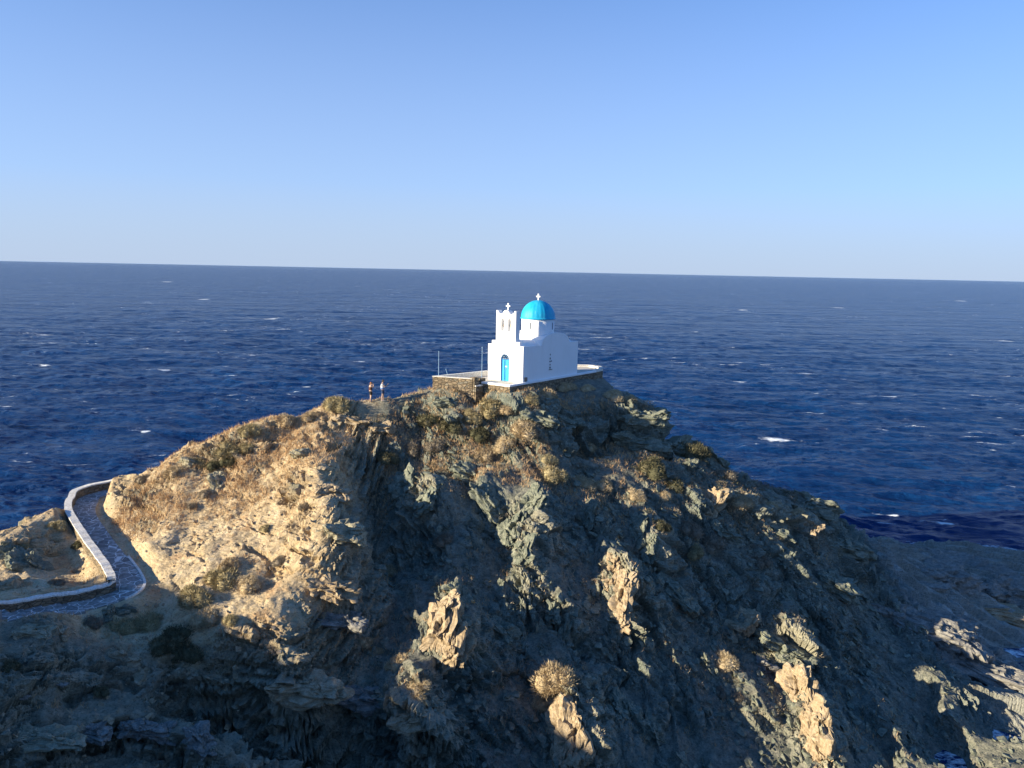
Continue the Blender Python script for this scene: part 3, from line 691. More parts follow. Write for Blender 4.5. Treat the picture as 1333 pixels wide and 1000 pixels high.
# door
DBLUE = flat('blue_door_paint', (.02, .36, .68), .5, .15, 3); DKBLUE = flat('dark_blue_trim', (.015, .16, .42), .5)
dd = MB(); dd.box((DX-DW+.07, .12, .0), (DX-.012, .17, DH-.02)); dd.box((DX+.012, .12, .0), (DX+DW-.07, .17, DH-.02))
for s_ in (-1, 1):
    for z0, z1 in ((.15, .8), (.95, 1.7)): a = DX+s_*(DW*.5-.02); dd.box((a-.11, .105, z0), (a+.11, .121, z1))
door = dd.build('door', DBLUE, ch)
h = MB(); h.tube([(DX+.05, .09, 1.0), (DX+.05, .09, 1.14)], .014, 6); h.box((DX-.03, .10, 1.18), (DX+.16, .104, 1.30)); h.build('handle', flat('brass', (.6, .55, .45), .35), door)
fm = MB()
for x in (DX-DW+.005, DX+DW-.065): fm.box((x, .06, 0), (x+.06, .2, DH-.02))
fm.box((DX-DW+.065, .062, DH-.02), (DX+DW-.065, .198, DH+.045))
o_, i_ = arc(DX, DH+.01, DW-.008, 0, 180, 14), arc(DX, DH+.01, DW-.075, 0, 180, 14)
for k in range(14): fm.extr_y([o_[k], o_[k+1], i_[k+1], i_[k]], .06, .2)
for a in (36, 72, 108, 144): 
    c, s_ = math.cos(rad(a)), math.sin(rad(a)); fm.extr_y([(DX+.06*c+.012*s_, DH+.05+.06*s_-.012*c), (DX+.385*c+.012*s_, DH+.02+.385*s_-.012*c), (DX+.385*c-.012*s_, DH+.02+.385*s_+.012*c), (DX+.06*c-.012*s_, DH+.05+.06*s_+.012*c)], .08, .13)
dfm = fm.build('door_frame', DKBLUE, ch)
MB().extr_y([(DX-.4, DH+.0)]+[(x, z) for x, z in reversed(arc(DX, DH+.01, DW-.04, 0, 180, 14))], .135, .18).build('fanlight', flat('fan_glass', (.03, .05, .09), .12, spec=.6), dfm)
# openwork vent in the side wall, with its sill
DVENT = flat('dark_vent', (.06, .06, .07), .8); X1 = CW
for (y, z, w, hh) in ((4.0, 2.12, .07, .10), (4.0, 1.78, .07, .08), (3.98, 1.52, .08, .07), (4.2, 1.54, .06, .06), (4.0, 1.24, .07, .07), (4.0, .98, .09, .08)):
    vt = MB(); vt.extr_x([(y-w, z), (y, z-hh), (y+w, z), (y, z+hh)], X1-.01, X1+.006) if z > 2 else vt.box((X1-.01, y-w, z-hh), (X1+.006, y+w, z+hh))
    vt.build('vent', DVENT, ch)
MB().box((X1-.02, 3.82, .78), (X1+.07, 4.28, .84)).build('vent_sill', GREY_ROCK, ch)
bx = empty('meter_box', (0, 0, 0)); bx.matrix_world = ch.matrix_basis.copy() if False else bx.matrix_world
bpy.data.objects.remove(bx)
MB().box((X1+.002, .22, .12), (X1+.12, .50, .46)).build('meter_box', flat('rusty_grey', (.22, .19, .16), .6), ch)

# ------------------------------------------------------------ terrace
te = tag(empty('terrace', (0, 0, 0)), 'dry-stone terrace with white rim that the chapel stands on', 'terrace')
def off(P, d):
    """inset a counter-clockwise polygon by d"""
    n = len(P); out = []
    for i in range(n):
        a, b, c = P[i-1], P[i], P[(i+1) % n]; u = (b-a)/np.linalg.norm(b-a); v = (c-b)/np.linalg.norm(c-b)
        nu = np.array([-u[1], u[0]]); nv = np.array([-v[1], v[0]]); m_ = nu+nv; m_ /= max(m_ @ nu, .2)*1.0; out.append(b+m_*d)
    return np.array(out)
w_ = MB(); n = len(TER); IN = off(TER, .42)
def strip(mb, A, B, i, z0, z1):
    j = (i+1) % len(A); mb.prism([A[i], A[j], B[j], B[i]], z0, z1)
for i in range(n): strip(w_, TER, IN, i, 19.2, TZ-.1)
w_.build('retaining_wall', STONE, te)
fl = MB(); fl.prism(off(TER, .1), TZ-.25, TZ); fl.build('floor', flat('pale_paving', (.62, .58, .50), .85, .2, 2.5, .15), te)
cp = MB(); OUT = off(TER, -.05); IN2 = off(TER, .3)
for i in (2, 3): strip(cp, OUT, IN2, i, TZ-.1, TZ+.06)
cp.build('coping', WHITE, te, bevel=.02)
pw = MB(); pc = MB(); IN3 = off(TER, .36); O2 = off(TER, -.03); I4 = off(TER, .39)
pi_ = MB()
for i, hgt in ((0, .40), (9, .40), (8, .36), (7, .22), (6, .20), (5, .20), (4, .12)):
    strip(pw if i == 0 else pi_, TER, IN3, i, TZ-.09, TZ+hgt-.05); strip(pc, O2, I4, i, TZ+hgt-.05, TZ+hgt)
pw.build('parapet', STONE, te); pi_.build('whitewashed_parapet', WORN, te); pc.build('parapet_coping', WORN, te, bevel=.015)
for P, hh, nm in (((-3.25, 65.42), .48, 'gate_pier'), ((-2.72, 66.22), .32, 'gate_pier')):
    u = np.array([.8, -.6]); v = np.array([.6, .8]); c = np.array(P)+v*.2; q = [c-u*.26-v*.28, c+u*.26-v*.28, c+u*.26+v*.28, c-u*.26+v*.28]
    MB().prism(q, TZ-1.2, TZ+hh).build(nm, STONE, te, bevel=.03)
B_, C_ = TER[1], TER[2]; u = (C_-B_)/np.linalg.norm(C_-B_); nn = np.array([u[1], -u[0]])
for k in range(1):
    a = B_+nn*(.32*k)+u*.1; b = C_+nn*(.32*k)-u*.1
    MB().prism([a+nn*.34, b+nn*.34, b, a], TZ-.26, TZ-.16).build('step', WORN, te, bevel=.02)
    MB().prism([a+nn*.33, b+nn*.33, b, a], TZ-1.6, TZ-.262).build('step_base', STONE, te)
POLE = flat('pale_blue_paint', (.30, .45, .62), .5)
def pole(px, py0, Y, hgt, label, lean=0, r=.03, z0=None):
    p = pt(px, py0, Y); z = TZ+.36 if z0 is None else z0; o = empty('flagpole' if hgt > 1 else 'short_post', (p[0], p[1], z)); tag(o, label, 'pole')
    MB().tube([(0, 0, -.1), (lean*hgt, 0, hgt)], [r, r*.7], 8).build('pole', POLE, o)
    MB().lathe([(.02, hgt), (r*1.4, hgt+.02), (r*1.4, hgt+.06), (.01, hgt+.08)], (lean*hgt, 0), 8).build('finial', POLE, o)
    return o
pole(571, 491, 66.75, 2.05, 'slim pale blue flagpole on the left corner of the terrace parapet')
pole(627, 503, 66.6, 2.95, 'slim pale blue flagpole beside the gap in the terrace wall', z0=TZ-.1)
pole(583, 487, 67.9, .42, 'short leaning pale stick on the back parapet of the terrace', lean=-.4, r=.025)
pole(775.5, 481, 76.0, .42, 'short blue post on the right end of the terrace parapet', r=.03, z0=TZ+.2)

# ------------------------------------------------------------ footpath, wall and kerb
def side_off(P, d):
    T_ = np.gradient(P[:, :2], axis=0); T_ /= np.linalg.norm(T_, axis=1)[:, None]; Nn = np.stack([-T_[:, 1], T_[:, 0]], 1)
    Q = P.copy(); Q[:, :2] += Nn*d; return Q
def ribbon(A, B, za, zb, zoff0, zoff1, mb):
    """closed band between plan lines A and B, heights taken from za/zb"""
    V = []
    for a, b, h0, h1 in zip(A, B, za, zb): V += [(a[0], a[1], h0+zoff0), (b[0], b[1], h1+zoff0), (b[0], b[1], h1+zoff1), (a[0], a[1], h0+zoff1)]
    n = len(A); F = [(4*i+k, 4*(i+1)+k, 4*(i+1)+(k+1) % 4, 4*i+(k+1) % 4) for i in range(n-1) for k in range(4)]+[(0, 1, 2, 3), (4*n-1, 4*n-2, 4*n-3, 4*n-4)]
    mb.add(V, F); return mb
NST = 33     # the first stretch is stepped
pz = PC[:, 2].copy()
k_end = len(PC)-1
PL, PR = side_off(PC, PHW), side_off(PC, -PHW)
pm = MB(); ribbon(PL[NST-5:], PR[NST-5:], pz[NST-5:], pz[NST-5:], -.25, .02, pm)
po = pm.build('path', FLAG); po['kind'] = 'structure'
st = MB(); L_ = np.r_[0, np.cumsum(np.linalg.norm(np.diff(PC[:, :2], axis=0), axis=1))]
s0 = 0.0; PRW = side_off(PC, -PHW-.38)
def at(L, P): return np.array([np.interp(L, L_, P[:, k]) for k in range(3)])
while s0 < L_[NST-4]:
    s1 = min(s0+.92, L_[NST-4]); q = [at(s0, PRW), at(s1, PRW), at(s1, PL), at(s0, PL)]; zz = at((s0+s1)/2, PC)[2]+.05
    j = random.uniform(-.05, .08); dr_ = (q[0]-q[3])/np.linalg.norm(q[0]-q[3]); q[0] = q[0]+dr_*j; q[1] = q[1]+dr_*j
    st.prism([(p[0], p[1]) for p in q], zz-.5, zz-.003*random.random()); s0 = s1+.005
so_ = st.build('path_steps', FLAG); so_['kind'] = 'structure'
# low wall on the seaward side
wl = tag(empty('path_wall', tuple(PC[0])), 'low curving stone wall with whitewashed top on the seaward side of the footpath', 'wall')
W0, W1 = side_off(PC, PHW+.01), side_off(PC, PHW+.40); jj = np.array([.02*math.sin(i*1.7)+.02*math.sin(i*.61) for i in range(len(PC))])
wh = np.interp(np.arange(len(PC)), [0, 30, 60, 90, 120, 150], [.50, .50, .55, .60, .60, .5])+jj
mb = ribbon(W0, W1, pz, pz, -1.6, .0, MB())
for k in range(len(PC)):   # raise the top vertices by the wall height
    for q in (2, 3): v = mb.v[4*k+q]; mb.v[4*k+q] = (v[0], v[1], v[2]+wh[k])
ws = mb.build('stone_wall', STONE, wl); ws.matrix_parent_inverse = Matrix.Translation(-Vector(PC[0]))
C0, C1 = side_off(PC, PHW-.03), side_off(PC, PHW+.46)
mb = ribbon(C0, C1, pz+wh, pz+wh, .002, .10, MB())
wc = mb.build('coping', WORN, wl, bevel=.025); wc.matrix_parent_inverse = Matrix.Translation(-Vector(PC[0]))
# painted kerb round the inside of the bend
a, b = 42, 72
K0, K1 = side_off(PC, -PHW-.01)[a:b], side_off(PC, -PHW-.17)[a:b]
kb = ribbon(K0, K1, pz[a:b], pz[a:b], -.3, .05, MB()).build('painted_kerb', WORN); tag(kb, 'white painted stone edging around the inside of the footpath bend', 'kerb')

# ------------------------------------------------------------ finding spots on the land
def spot(px, py):
    for k in range(12):
        P = hit(px, py+6*k, tzs, 28, 92)
        if P[1] < 91: return P
    return P
def nrm_at(x, y, e=.5):
    gx_ = (tz(x+e, y)-tz(x-e, y))/(2*e); gy_ = (tz(x, y+e)-tz(x, y-e))/(2*e); v = Vector((-gx_, -gy_, 1)); return v.normalized()

# ------------------------------------------------------------ shrubs
def blades_mesh(name, P, D, Ln, Wd, mat, core=None):
    """P roots, D directions, one slim triangle each"""
    n = len(P); R = RNG.normal(size=(n, 3)); S_ = np.cross(D, R); S_ /= np.linalg.norm(S_, axis=1)[:, None]+1e-9
    V = np.empty((n, 3, 3)); V[:, 0] = P-S_*Wd[:, None]; V[:, 1] = P+S_*Wd[:, None]; V[:, 2] = P+D*Ln[:, None]
    V = V.reshape(-1, 3); me = bpy.data.meshes.new(name)
    F = np.arange(3*n).reshape(-1, 3)
    if core is not None:
        cv, cf = core; F = np.vstack([F, cf+len(V)]); V = np.vstack([V, cv])
    me.vertices.add(len(V)); me.vertices.foreach_set('co', V.astype(np.float32).ravel())
    me.loops.add(F.size); me.loops.foreach_set('vertex_index', F.astype(np.int32).ravel())
    me.polygons.add(len(F)); me.polygons.foreach_set('loop_start', (np.arange(len(F))*3).astype(np.int32)); me.update(calc_edges=True)
    if mat: me.materials.append(mat)
    return me
def shrub_mesh(mat, seed, n=2600, lobes=6, wild=.28, ln=(.08, .22), wd=.016):
    r = np.random.RandomState(seed); Ls = []
    for k in range(lobes):
        a = r.uniform(0, 6.28); q = r.uniform(.15, .6) if k else 0; Ls.append((q*math.cos(a), q*math.sin(a), r.uniform(.32, .6) if k else .62, r.uniform(.7, 1.15)))
    P = []; D = []
    for i in range(n):
        cx, cy, R, hz = Ls[r.randint(lobes)]; v = r.normal(size=3); v[2] = abs(v[2])*.9-.1; v /= np.linalg.norm(v)
        t = r.uniform(.72, 1.0); P.append((cx+v[0]*R*t, cy+v[1]*R*t, v[2]*R*hz*t)); d_ = v+r.normal(size=3)*wild+np.array([0, 0, .25]); D.append(d_/np.linalg.norm(d_))
    cv = []; cf = []
    for cx, cy, R, hz in Ls:      # woody heart of each lobe
        o = len(cv); nu, nv = 9, 5
        for j in range(nv):
            ph = rad(-15+100*j/(nv-1))
            for i in range(nu):
                th = 2*math.pi*i/nu; q = R*.74*(1+.15*math.sin(3*th+j*2+seed)); cv.append((cx+q*math.cos(ph)*math.cos(th), cy+q*math.cos(ph)*math.sin(th), q*hz*math.sin(ph)))
        for j in range(nv-1):
            for i in range(nu): a_, b_, c_, d_ = o+j*nu+i, o+j*nu+(i+1) % nu, o+(j+1)*nu+(i+1) % nu, o+(j+1)*nu+i; cf += [(a_, b_, c_), (a_, c_, d_)]
    return blades_mesh('shrub', np.array(P), np.array(D), r.uniform(*ln, size=n), r.uniform(.6, 1.4, size=n)*wd, mat, (np.array(cv), np.array(cf)))
SH = {}
for key, mat in (('beige', BEIGE), ('olive', OLIVE), ('dark', DARK), ('brown', BROWN)):
    SH[key] = [shrub_mesh(mat, 10*i+hash_k, 3200, 5+i) for i, hash_k in ((1, 3), (2, 5), (3, 8))]
exec_shrubs = []
NSH = 0
def shrub(px, py, r, kind, label, group, hz=1.0, name=None):
    global NSH
    r *= 1.12; p = spot(px, py); o = bpy.data.objects.new(name or 'shrub', SH[kind][NSH % 3]); COL.objects.link(o)
    nn_ = nrm_at(p[0], p[1], .6); nn_ = (nn_+Vector((0, 0, 1.2))).normalized(); q = nn_.to_track_quat('Z', 'Y')
    o.rotation_mode = 'QUATERNION'; o.rotation_quaternion = q @ Vector((0, 0, 1)).rotation_difference(Vector((0, 0, 1))); 
    from mathutils import Quaternion
    o.rotation_quaternion = q @ Quaternion((0, 0, 1), NSH*2.4)
    o.scale = (r, r*random.uniform(.85, 1.1), r*.95*hz); o.location = (p[0], p[1]+.25*r, tz(p[0], p[1]+.25*r)-.08*r)
    NSH += 1; tag(o, label, 'shrub', group); return o
G1, G2, G3, G4, G5 = 'dry shrubs along the ridge', 'shrubs on the sunlit shoulder', 'shrubs on the shaded cliff face', 'shrubs around the middle ledge', 'shrubs in the gully by the footpath'
for a in [
 (437, 531, 1.15, 'olive', 'round olive cushion shrub on the skyline left of the two people', G1, 1.1),
 (405, 545, .8, 'beige', 'low straw-coloured shrub on the ridge, second left of the two people', G1),
 (372, 553, .8, 'beige', 'pale shrub on the ridge above the sunlit cliff shoulder', G1),
 (322, 566, .9, 'olive', 'flat olive shrub at the skyline where the left ridge starts to drop', G1),
 (292, 588, 1.2, 'olive', 'widest olive cushion on the left ridge above the footpath', G1, .8),
 (255, 604, .9, 'olive', 'olive cushion just down the left ridge from the widest one', G1, .8),
 (222, 618, .7, 'beige', 'small tawny cushion nearest the top of the footpath on the left ridge', G1),
 (275, 612, .7, 'dark', 'dark scrub in the hollow under the left ridge cushions', G2),
 (296, 604, .6, 'dark', 'small dark scrub beside the hollow under the left ridge', G2),
 (318, 592, .7, 'olive', 'olive scrub on the bare patch below the left skyline', G2),
 (183, 628, .7, 'brown', 'brown scrub just above the top bend of the footpath', G2),
 (268, 645, .5, 'brown', 'lone brown tuft in the middle of the sandy shoulder', G2),
 (250, 663, .4, 'brown', 'smallest brown tuft on the sandy bank beside the footpath', G2),
 (362, 738, .55, 'brown', 'lone brown tuft low on the sunlit shoulder near the big shrubs', G2),
 (345, 690, .4, 'olive', 'tiny olive tuft in the centre of the rocky sunlit face', G2),
 (395, 660, .4, 'brown', 'tiny brown tuft near the right edge of the sunlit shoulder', G2),
 (292, 762, 1.25, 'olive', 'largest olive shrub at the foot of the sunlit shoulder', G5),
 (250, 783, 1.2, 'olive', 'bushy olive shrub left of the largest one above the gully', G5),
 (325, 765, .9, 'beige', 'pale shrub right of the largest olive shrub at the shoulder foot', G5),
 (300, 738, .8, 'beige', 'pale dome shrub behind the largest olive shrub', G5),
 (265, 815, .85, 'beige', 'sandy-coloured shrub catching sun on the gully rim', G5),
 (300, 810, .5, 'olive', 'small olive shrub on the reddish earth by the gully', G5),
 (188, 815, 1.1, 'olive', 'long olive shrub in half shade below the footpath bend', G5),
 (160, 822, .9, 'olive', 'olive shrub at the left end of the clump below the footpath bend', G5),
 (222, 835, 1.0, 'dark', 'dark evergreen shrub filling the head of the gully', G5),
 (205, 850, .9, 'dark', 'dark evergreen shrub on the left lip of the gully', G5),
 (240, 858, .9, 'dark', 'lowest dark evergreen shrub in the shaded gully', G5),
 (118, 815, .6, 'brown', 'brown bush behind the cracked boulder beside the path steps', G5),
 (712, 517, 1.1, 'beige', 'large tawny shrub against the dark terrace wall', G1),
 (738, 508, .9, 'beige', 'tawny shrub higher up along the dark terrace wall', G1),
 (692, 528, .7, 'olive', 'olive shrub in front of the corner of the terrace wall', G1),
 (765, 508, .8, 'beige', 'tawny shrub below the right end of the terrace wall', G1),
 (800, 518, 1.0, 'beige', 'bright tufted shrub on the skyline right of the terrace', G1, .8),
 (822, 522, .6, 'beige', 'small bright tuft at the far right of the summit skyline', G1),
 (640, 550, 1.15, 'olive', 'tall olive shrub in the hollow below the chapel door', G4, 1.2),
 (612, 548, .9, 'olive', 'olive shrub left of the tall one below the chapel door', G4),
 (662, 545, .7, 'beige', 'grey-beige shrub right of the tall one below the terrace corner', G4),
 (590, 570, 1.0, 'dark', 'dark shrub at the back of the shaded hollow under the summit', G4),
 (555, 556, .9, 'dark', 'dark shrub under the rim left of the terrace', G4),
 (625, 575, .9, 'dark', 'dark shrub between the hollow and the sandy ledge', G4),
 (536, 590, .9, 'brown', 'brown bush at the left of the shaded hollow', G4),
 (565, 590, .8, 'brown', 'brown bush in the middle of the shaded hollow', G4),
 (500, 600, .9, 'dark', 'dark shrub right behind the crest of the sunlit shoulder', G4),
 (682, 578, 1.35, 'beige', 'biggest fluffy beige shrub catching sun above the sandy ledge', G4),
 (655, 590, .9, 'beige', 'beige shrub between the biggest fluffy one and the low dome', G4),
 (628, 597, 1.0, 'beige', 'low beige dome at the left end of the sandy ledge', G4, .8),
 (717, 628, 1.15, 'olive', 'olive-beige shrub in the middle of the slope right of the sandy ledge', G4),
 (716, 602, .7, 'olive', 'small shrub perched above the olive-beige one mid-slope', G4),
 (762, 635, 1.0, 'beige', 'rosy beige shrub on the sunlit terrace of rock mid-slope', G4),
 (785, 640, .9, 'beige', 'rosy beige shrub right of its twin on the rock terrace', G4),
 (770, 588, .7, 'beige', 'small sunlit shrub on the dark slope below the terrace wall', G4),
 (830, 652, .75, 'beige', 'round beige shrub at the right end of the rock terrace', G4),
 (866, 650, .75, 'beige', 'lone round beige shrub further right of the rock terrace', G4),
 (850, 615, 1.35, 'dark', 'broad dark green shrub on the right-hand slope under the crag', G3),
 (908, 592, 1.5, 'dark', 'dark green bush at the foot of the summit crag near the skyline', G3),
 (880, 635, 1.0, 'dark', 'dark green shrub below the two broad ones on the right slope', G3),
 (945, 622, 1.0, 'brown', 'brown-green scrub just inside the right skyline', G3),
 (968, 662, 1.0, 'beige', 'bright blond tussock beside the sunlit knob on the right ridge', G3),
 (1005, 664, .65, 'beige', 'small blond tussock right of the bright one on the right ridge', G3),
 (1038, 676, .6, 'beige', 'last blond tussock toward the lower end of the right ridge', G3),
 (898, 690, 1.0, 'brown', 'brown scrub patch in the shade left of the sunlit knob', G3),
 (930, 715, 1.1, 'brown', 'wide brown scrub in shade below the sunlit knob', G3),
 (905, 730, .8, 'olive', 'dull olive scrub below the wide brown one in shade', G3),
 (990, 735, .8, 'brown', 'brown scrub on the dark slope under the right ridge', G3),
 (860, 690, .8, 'dark', 'dark scrub on the shaded slope right of the rock terrace', G3),
 (505, 752, .85, 'beige', 'sunlit beige shrub standing alone in the dark hollow', G3),
 (575, 712, .7, 'brown', 'brown bush in shade below the leaning slab', G3),
 (472, 848, .55, 'beige', 'left of the two little round shrubs above the overhang', G3),
 (489, 851, .5, 'beige', 'right of the two little round shrubs above the overhang', G3),
 (514, 868, .75, 'beige', 'beige shrub at the top of the bright rib over the overhang', G3),
 (541, 905, .85, 'beige', 'beige shrub halfway down the bright rib over the overhang', G3),
 (724, 905, 1.25, 'beige', 'tall shaggy beige shrub at the bottom centre above pale ribs of rock', G3, 1.25),
 (706, 925, .7, 'beige', 'beige shrub under the left side of the tall shaggy one', G3),
 (948, 872, 1.0, 'beige', 'beige bush among broken blocks low on the right face', G3),
 (938, 905, .5, 'brown', 'small brown tuft below the bush among broken blocks', G3),
 (962, 912, .4, 'brown', 'tiny brown tuft lowest among the broken blocks', G3),
 (76, 688, .65, 'olive', 'olive tuft on the skyline of the rocks outside the footpath', G2),
 (100, 712, .45, 'dark', 'dark round tuft under the footpath wall outside the bend', G2),
 (72, 760, .5, 'brown', 'brown tuft on the sandy rocks nearest the straight footpath wall', G2),
 (30, 720, .5, 'olive', 'olive tuft on the leftmost rocks by the sea', G2),
 (12, 875, .5, 'dark', 'dark tuft at the left edge of the shaded near ground', G5),
 (130, 905, .4, 'dark', 'dark tuft in the middle of the shaded near ground', G5),
]: shrub(*a)

# dry grass: beyond counting
def scatter(n, mask_fn, box, seed):
    r = np.random.RandomState(seed); x = r.uniform(box[0], box[1], n); y = r.uniform(box[2], box[3], n)
    k = mask_fn(x, y, r); return x[k], y[k]
slp = np.hypot(*np.gradient(Z, ys, xs)); SLP = slp
def g_mask(x, y, r):
    ridge = np.clip(1.2-np.abs(y-(61.5+.25*(x+10)))/4.5, 0, 1)*(x < 3)*(x > -29)
    east = np.clip(1-np.abs(y-(66.5-.02*x))/4, 0, 1)*(x >= 0)*(x < 14)
    right = .55*np.clip(1-np.abs(y-63.5)/2.5, 0, 1)*(x > 14)*(x < 24)
    midl = .8*np.clip(1-np.abs(y-59.8)/2.2, 0, 1)*(x > -3)*(x < 9)
    m = np.maximum.reduce([ridge, east, right, midl, .10*(vnoise(x*.4, y*.4, x*0, 41) > .1)])
    m = m*(.35+.65*(fbm(x*.5, y*.5, x*0, 2, 43) > -.15))
    d_, _, _ = polydist(x, y, PC[:, :2]); m = m*(d_ > PHW+.6)*(~inpoly(x, y, TER))*(tzs(x, y) > 2)*(x < 27)
    m = m*(np.minimum(np.hypot(x-P_W[0], y-P_W[1]), np.hypot(x-P_M[0], y-P_M[1])) > .6)
    return r.uniform(0, 1, len(x)) < m
gx_, gy_ = scatter(60000, g_mask, (-34, 27, 34, 74), 3)
nb = 9; r_ = np.random.RandomState(5)
cx_ = np.repeat(gx_, nb)+r_.normal(0, .11, len(gx_)*nb); cy_ = np.repeat(gy_, nb)+r_.normal(0, .11, len(gx_)*nb)
dirs = r_.normal(0, .45, (len(cx_), 3)); dirs[:, 2] = 1; dirs /= np.linalg.norm(dirs, axis=1)[:, None]
gp = np.stack([cx_, cy_, tzs(cx_, cy_)-.03], 1)
gm = blades_mesh('grass', gp, dirs, r_.uniform(.12, .38, len(cx_)), r_.uniform(.010, .024, len(cx_)), STRAW)
go = bpy.data.objects.new('dry_grass', gm); COL.objects.link(go); tag(go, 'dry straw-coloured grass along the ridge and on the ledges', 'grass', kind='stuff')

def m_mask(x, y, r):
    a = .9*sstep(9, 14, x)*(y > 55-.1*x)*(y < 71)*(fbm(x*.3, y*.3, x*0, 3, 57) > -.12)*(x < 28)
    b = .9*(np.hypot((x+4)/7.5, (y-63)/3.6) < 1)*(fbm(x*.5, y*.5, x*0, 2, 58) > -.1)
    c = .35*(x > -8)*(x < 26)*(fbm(x*.22+3, y*.22, x*0, 3, 59) > .12)
    d = .5*(np.hypot((x+17)/5, (y-41.5)/2.2) < 1)
    q = np.maximum.reduce([a, b, c, d])*(tzs(x, y) > 2.5); d_, _, _ = polydist(x, y, PC[:, :2])
    return (r.uniform(0, 1, len(x)) < q)*(d_ > PHW+.7)*(~inpoly(x, y, TER))
def mats_of(name, mat, n, seed, label):
    mx, my = scatter(n, m_mask, (-24, 30, 36, 72), seed); r = np.random.RandomState(seed); nb = 46
    R = np.repeat(r.uniform(.16, .48, len(mx)), nb); v = r.normal(size=(len(R), 3)); v[:, 2] = np.abs(v[:, 2])*.8; v /= np.linalg.norm(v, axis=1)[:, None]
    P = np.stack([np.repeat(mx, nb), np.repeat(my, nb), np.repeat(tzs(mx, my), nb)-.04], 1)+v*R[:, None]*np.array([.9, .9, .6]); D_ = v+r.normal(0, .35, v.shape)+np.array([0, 0, .3]); D_ /= np.linalg.norm(D_, axis=1)[:, None]
    me = blades_mesh(name, P, D_, r.uniform(.08, .2, len(R)), r.uniform(.012, .028, len(R)), mat); o = bpy.data.objects.new(name, me); COL.objects.link(o); tag(o, label, 'scrub', kind='stuff')
mats_of('brown_scrub', BROWN, 5200, 77, 'low brown thorny scrub matted over the shaded slopes')
mats_of('green_scrub', DARK, 2600, 78, 'low dull green scrub mixed into the brown mats on the slopes')

# ------------------------------------------------------------ loose rock
def hull_rock(seed, n=16, flatz=.5, fl=.25):
    import bmesh
    r = np.random.RandomState(seed); bm = bmesh.new()
    for i in range(n):
        v = r.normal(size=3); v /= np.linalg.norm(v); v = np.sign(v)*np.abs(v)**.55; v *= r.uniform(.8, 1.05)
        bm.verts.new((v[0]*.62, v[1]*.5, v[2]*flatz*.5))
    bmesh.ops.convex_hull(bm, input=bm.verts); bm.verts.ensure_lookup_table()
    for v in [v for v in bm.verts if not v.link_faces]: bm.verts.remove(v)
    return bm
def bm_arrays(bm):
    bm.verts.index_update(); return np.array([v.co[:] for v in bm.verts]), [tuple(v.index for v in f.verts) for f in bm.faces]
PROTO = [bm_arrays(hull_rock(i, 12, .55)) for i in range(10)]
def rand_rot(r, tilt):
    a = r.uniform(0, 6.28); ca, sa = math.cos(a), math.sin(a); Rz = np.array([[ca, -sa, 0], [sa, ca, 0], [0, 0, 1]])
    ty = .55*tilt+r.normal(0, .35); c, s_ = math.cos(ty), math.sin(ty); Ry = np.array([[c, 0, s_], [0, 1, 0], [-s_, 0, c]])
    tx = r.normal(.25, .3); c, s_ = math.cos(tx), math.sin(tx); Rx = np.array([[1, 0, 0], [0, c, -s_], [0, s_, c]])
    return Ry @ Rx @ Rz
def scree(name, mats, n, fn, box, seed, smin, smax, label):
    x, y = scatter(n, fn, box, seed); z = tzs(x, y); r = np.random.RandomState(seed+1); V = []; F = []; o = 0; mi = []
    for i in range(len(x)):
        v, f = PROTO[r.randint(10)]; s_ = smin*(smax/smin)**(r.uniform()**2.2)
        q = (v*s_*np.array([1, 1, r.uniform(.5, 1)])) @ rand_rot(r, 1.0).T+np.array([x[i], y[i], z[i]+.02*s_])
        V.append(q); F += [tuple(k+o for k in t) for t in f]; o += len(v)
    me = bpy.data.meshes.new(name); me.from_pydata(np.vstack(V).tolist(), [], F); me.update(); me.materials.append(mats)
    ob = bpy.data.objects.new(name, me); COL.objects.link(ob); tag(ob, label, 'stones', kind='stuff'); return ob
def s_mask(x, y, r):
    q = .75*(fbm(x*.35, y*.35, x*0, 2, 47) > -.1)*(x > -9)*(x < 34)*(y < 67-.1*x)
    q = q+.45*(x >= 14)*(x < 34)
    d_, _, _ = polydist(x, y, PC[:, :2]); return (r.uniform(0, 1, len(x)) < q)*(d_ > PHW+.5)*(~inpoly(x, y, TER))*(tzs(x, y) > .3)
scree('scree', GREEN_ROCK, 14000, s_mask, (-10, 36, 38, 70), 61, .10, .75, 'grey-green rubble strewn over the shaded cliff face')
def s2_mask(x, y, r):
    d_, _, _ = polydist(x, y, PC[:, :2]); return (r.uniform(0, 1, len(x)) < .5+.5*(fbm(x*.5, y*.5, x*0, 2, 49) > 0))*(d_ > PHW+.5)*(tzs(x, y) > 2)
scree('loose_stones', TAN_ROCK, 3500, s2_mask, (-36, -10, 30, 62), 71, .06, .38, 'small tan stones scattered over the sunlit shoulder and near ground')

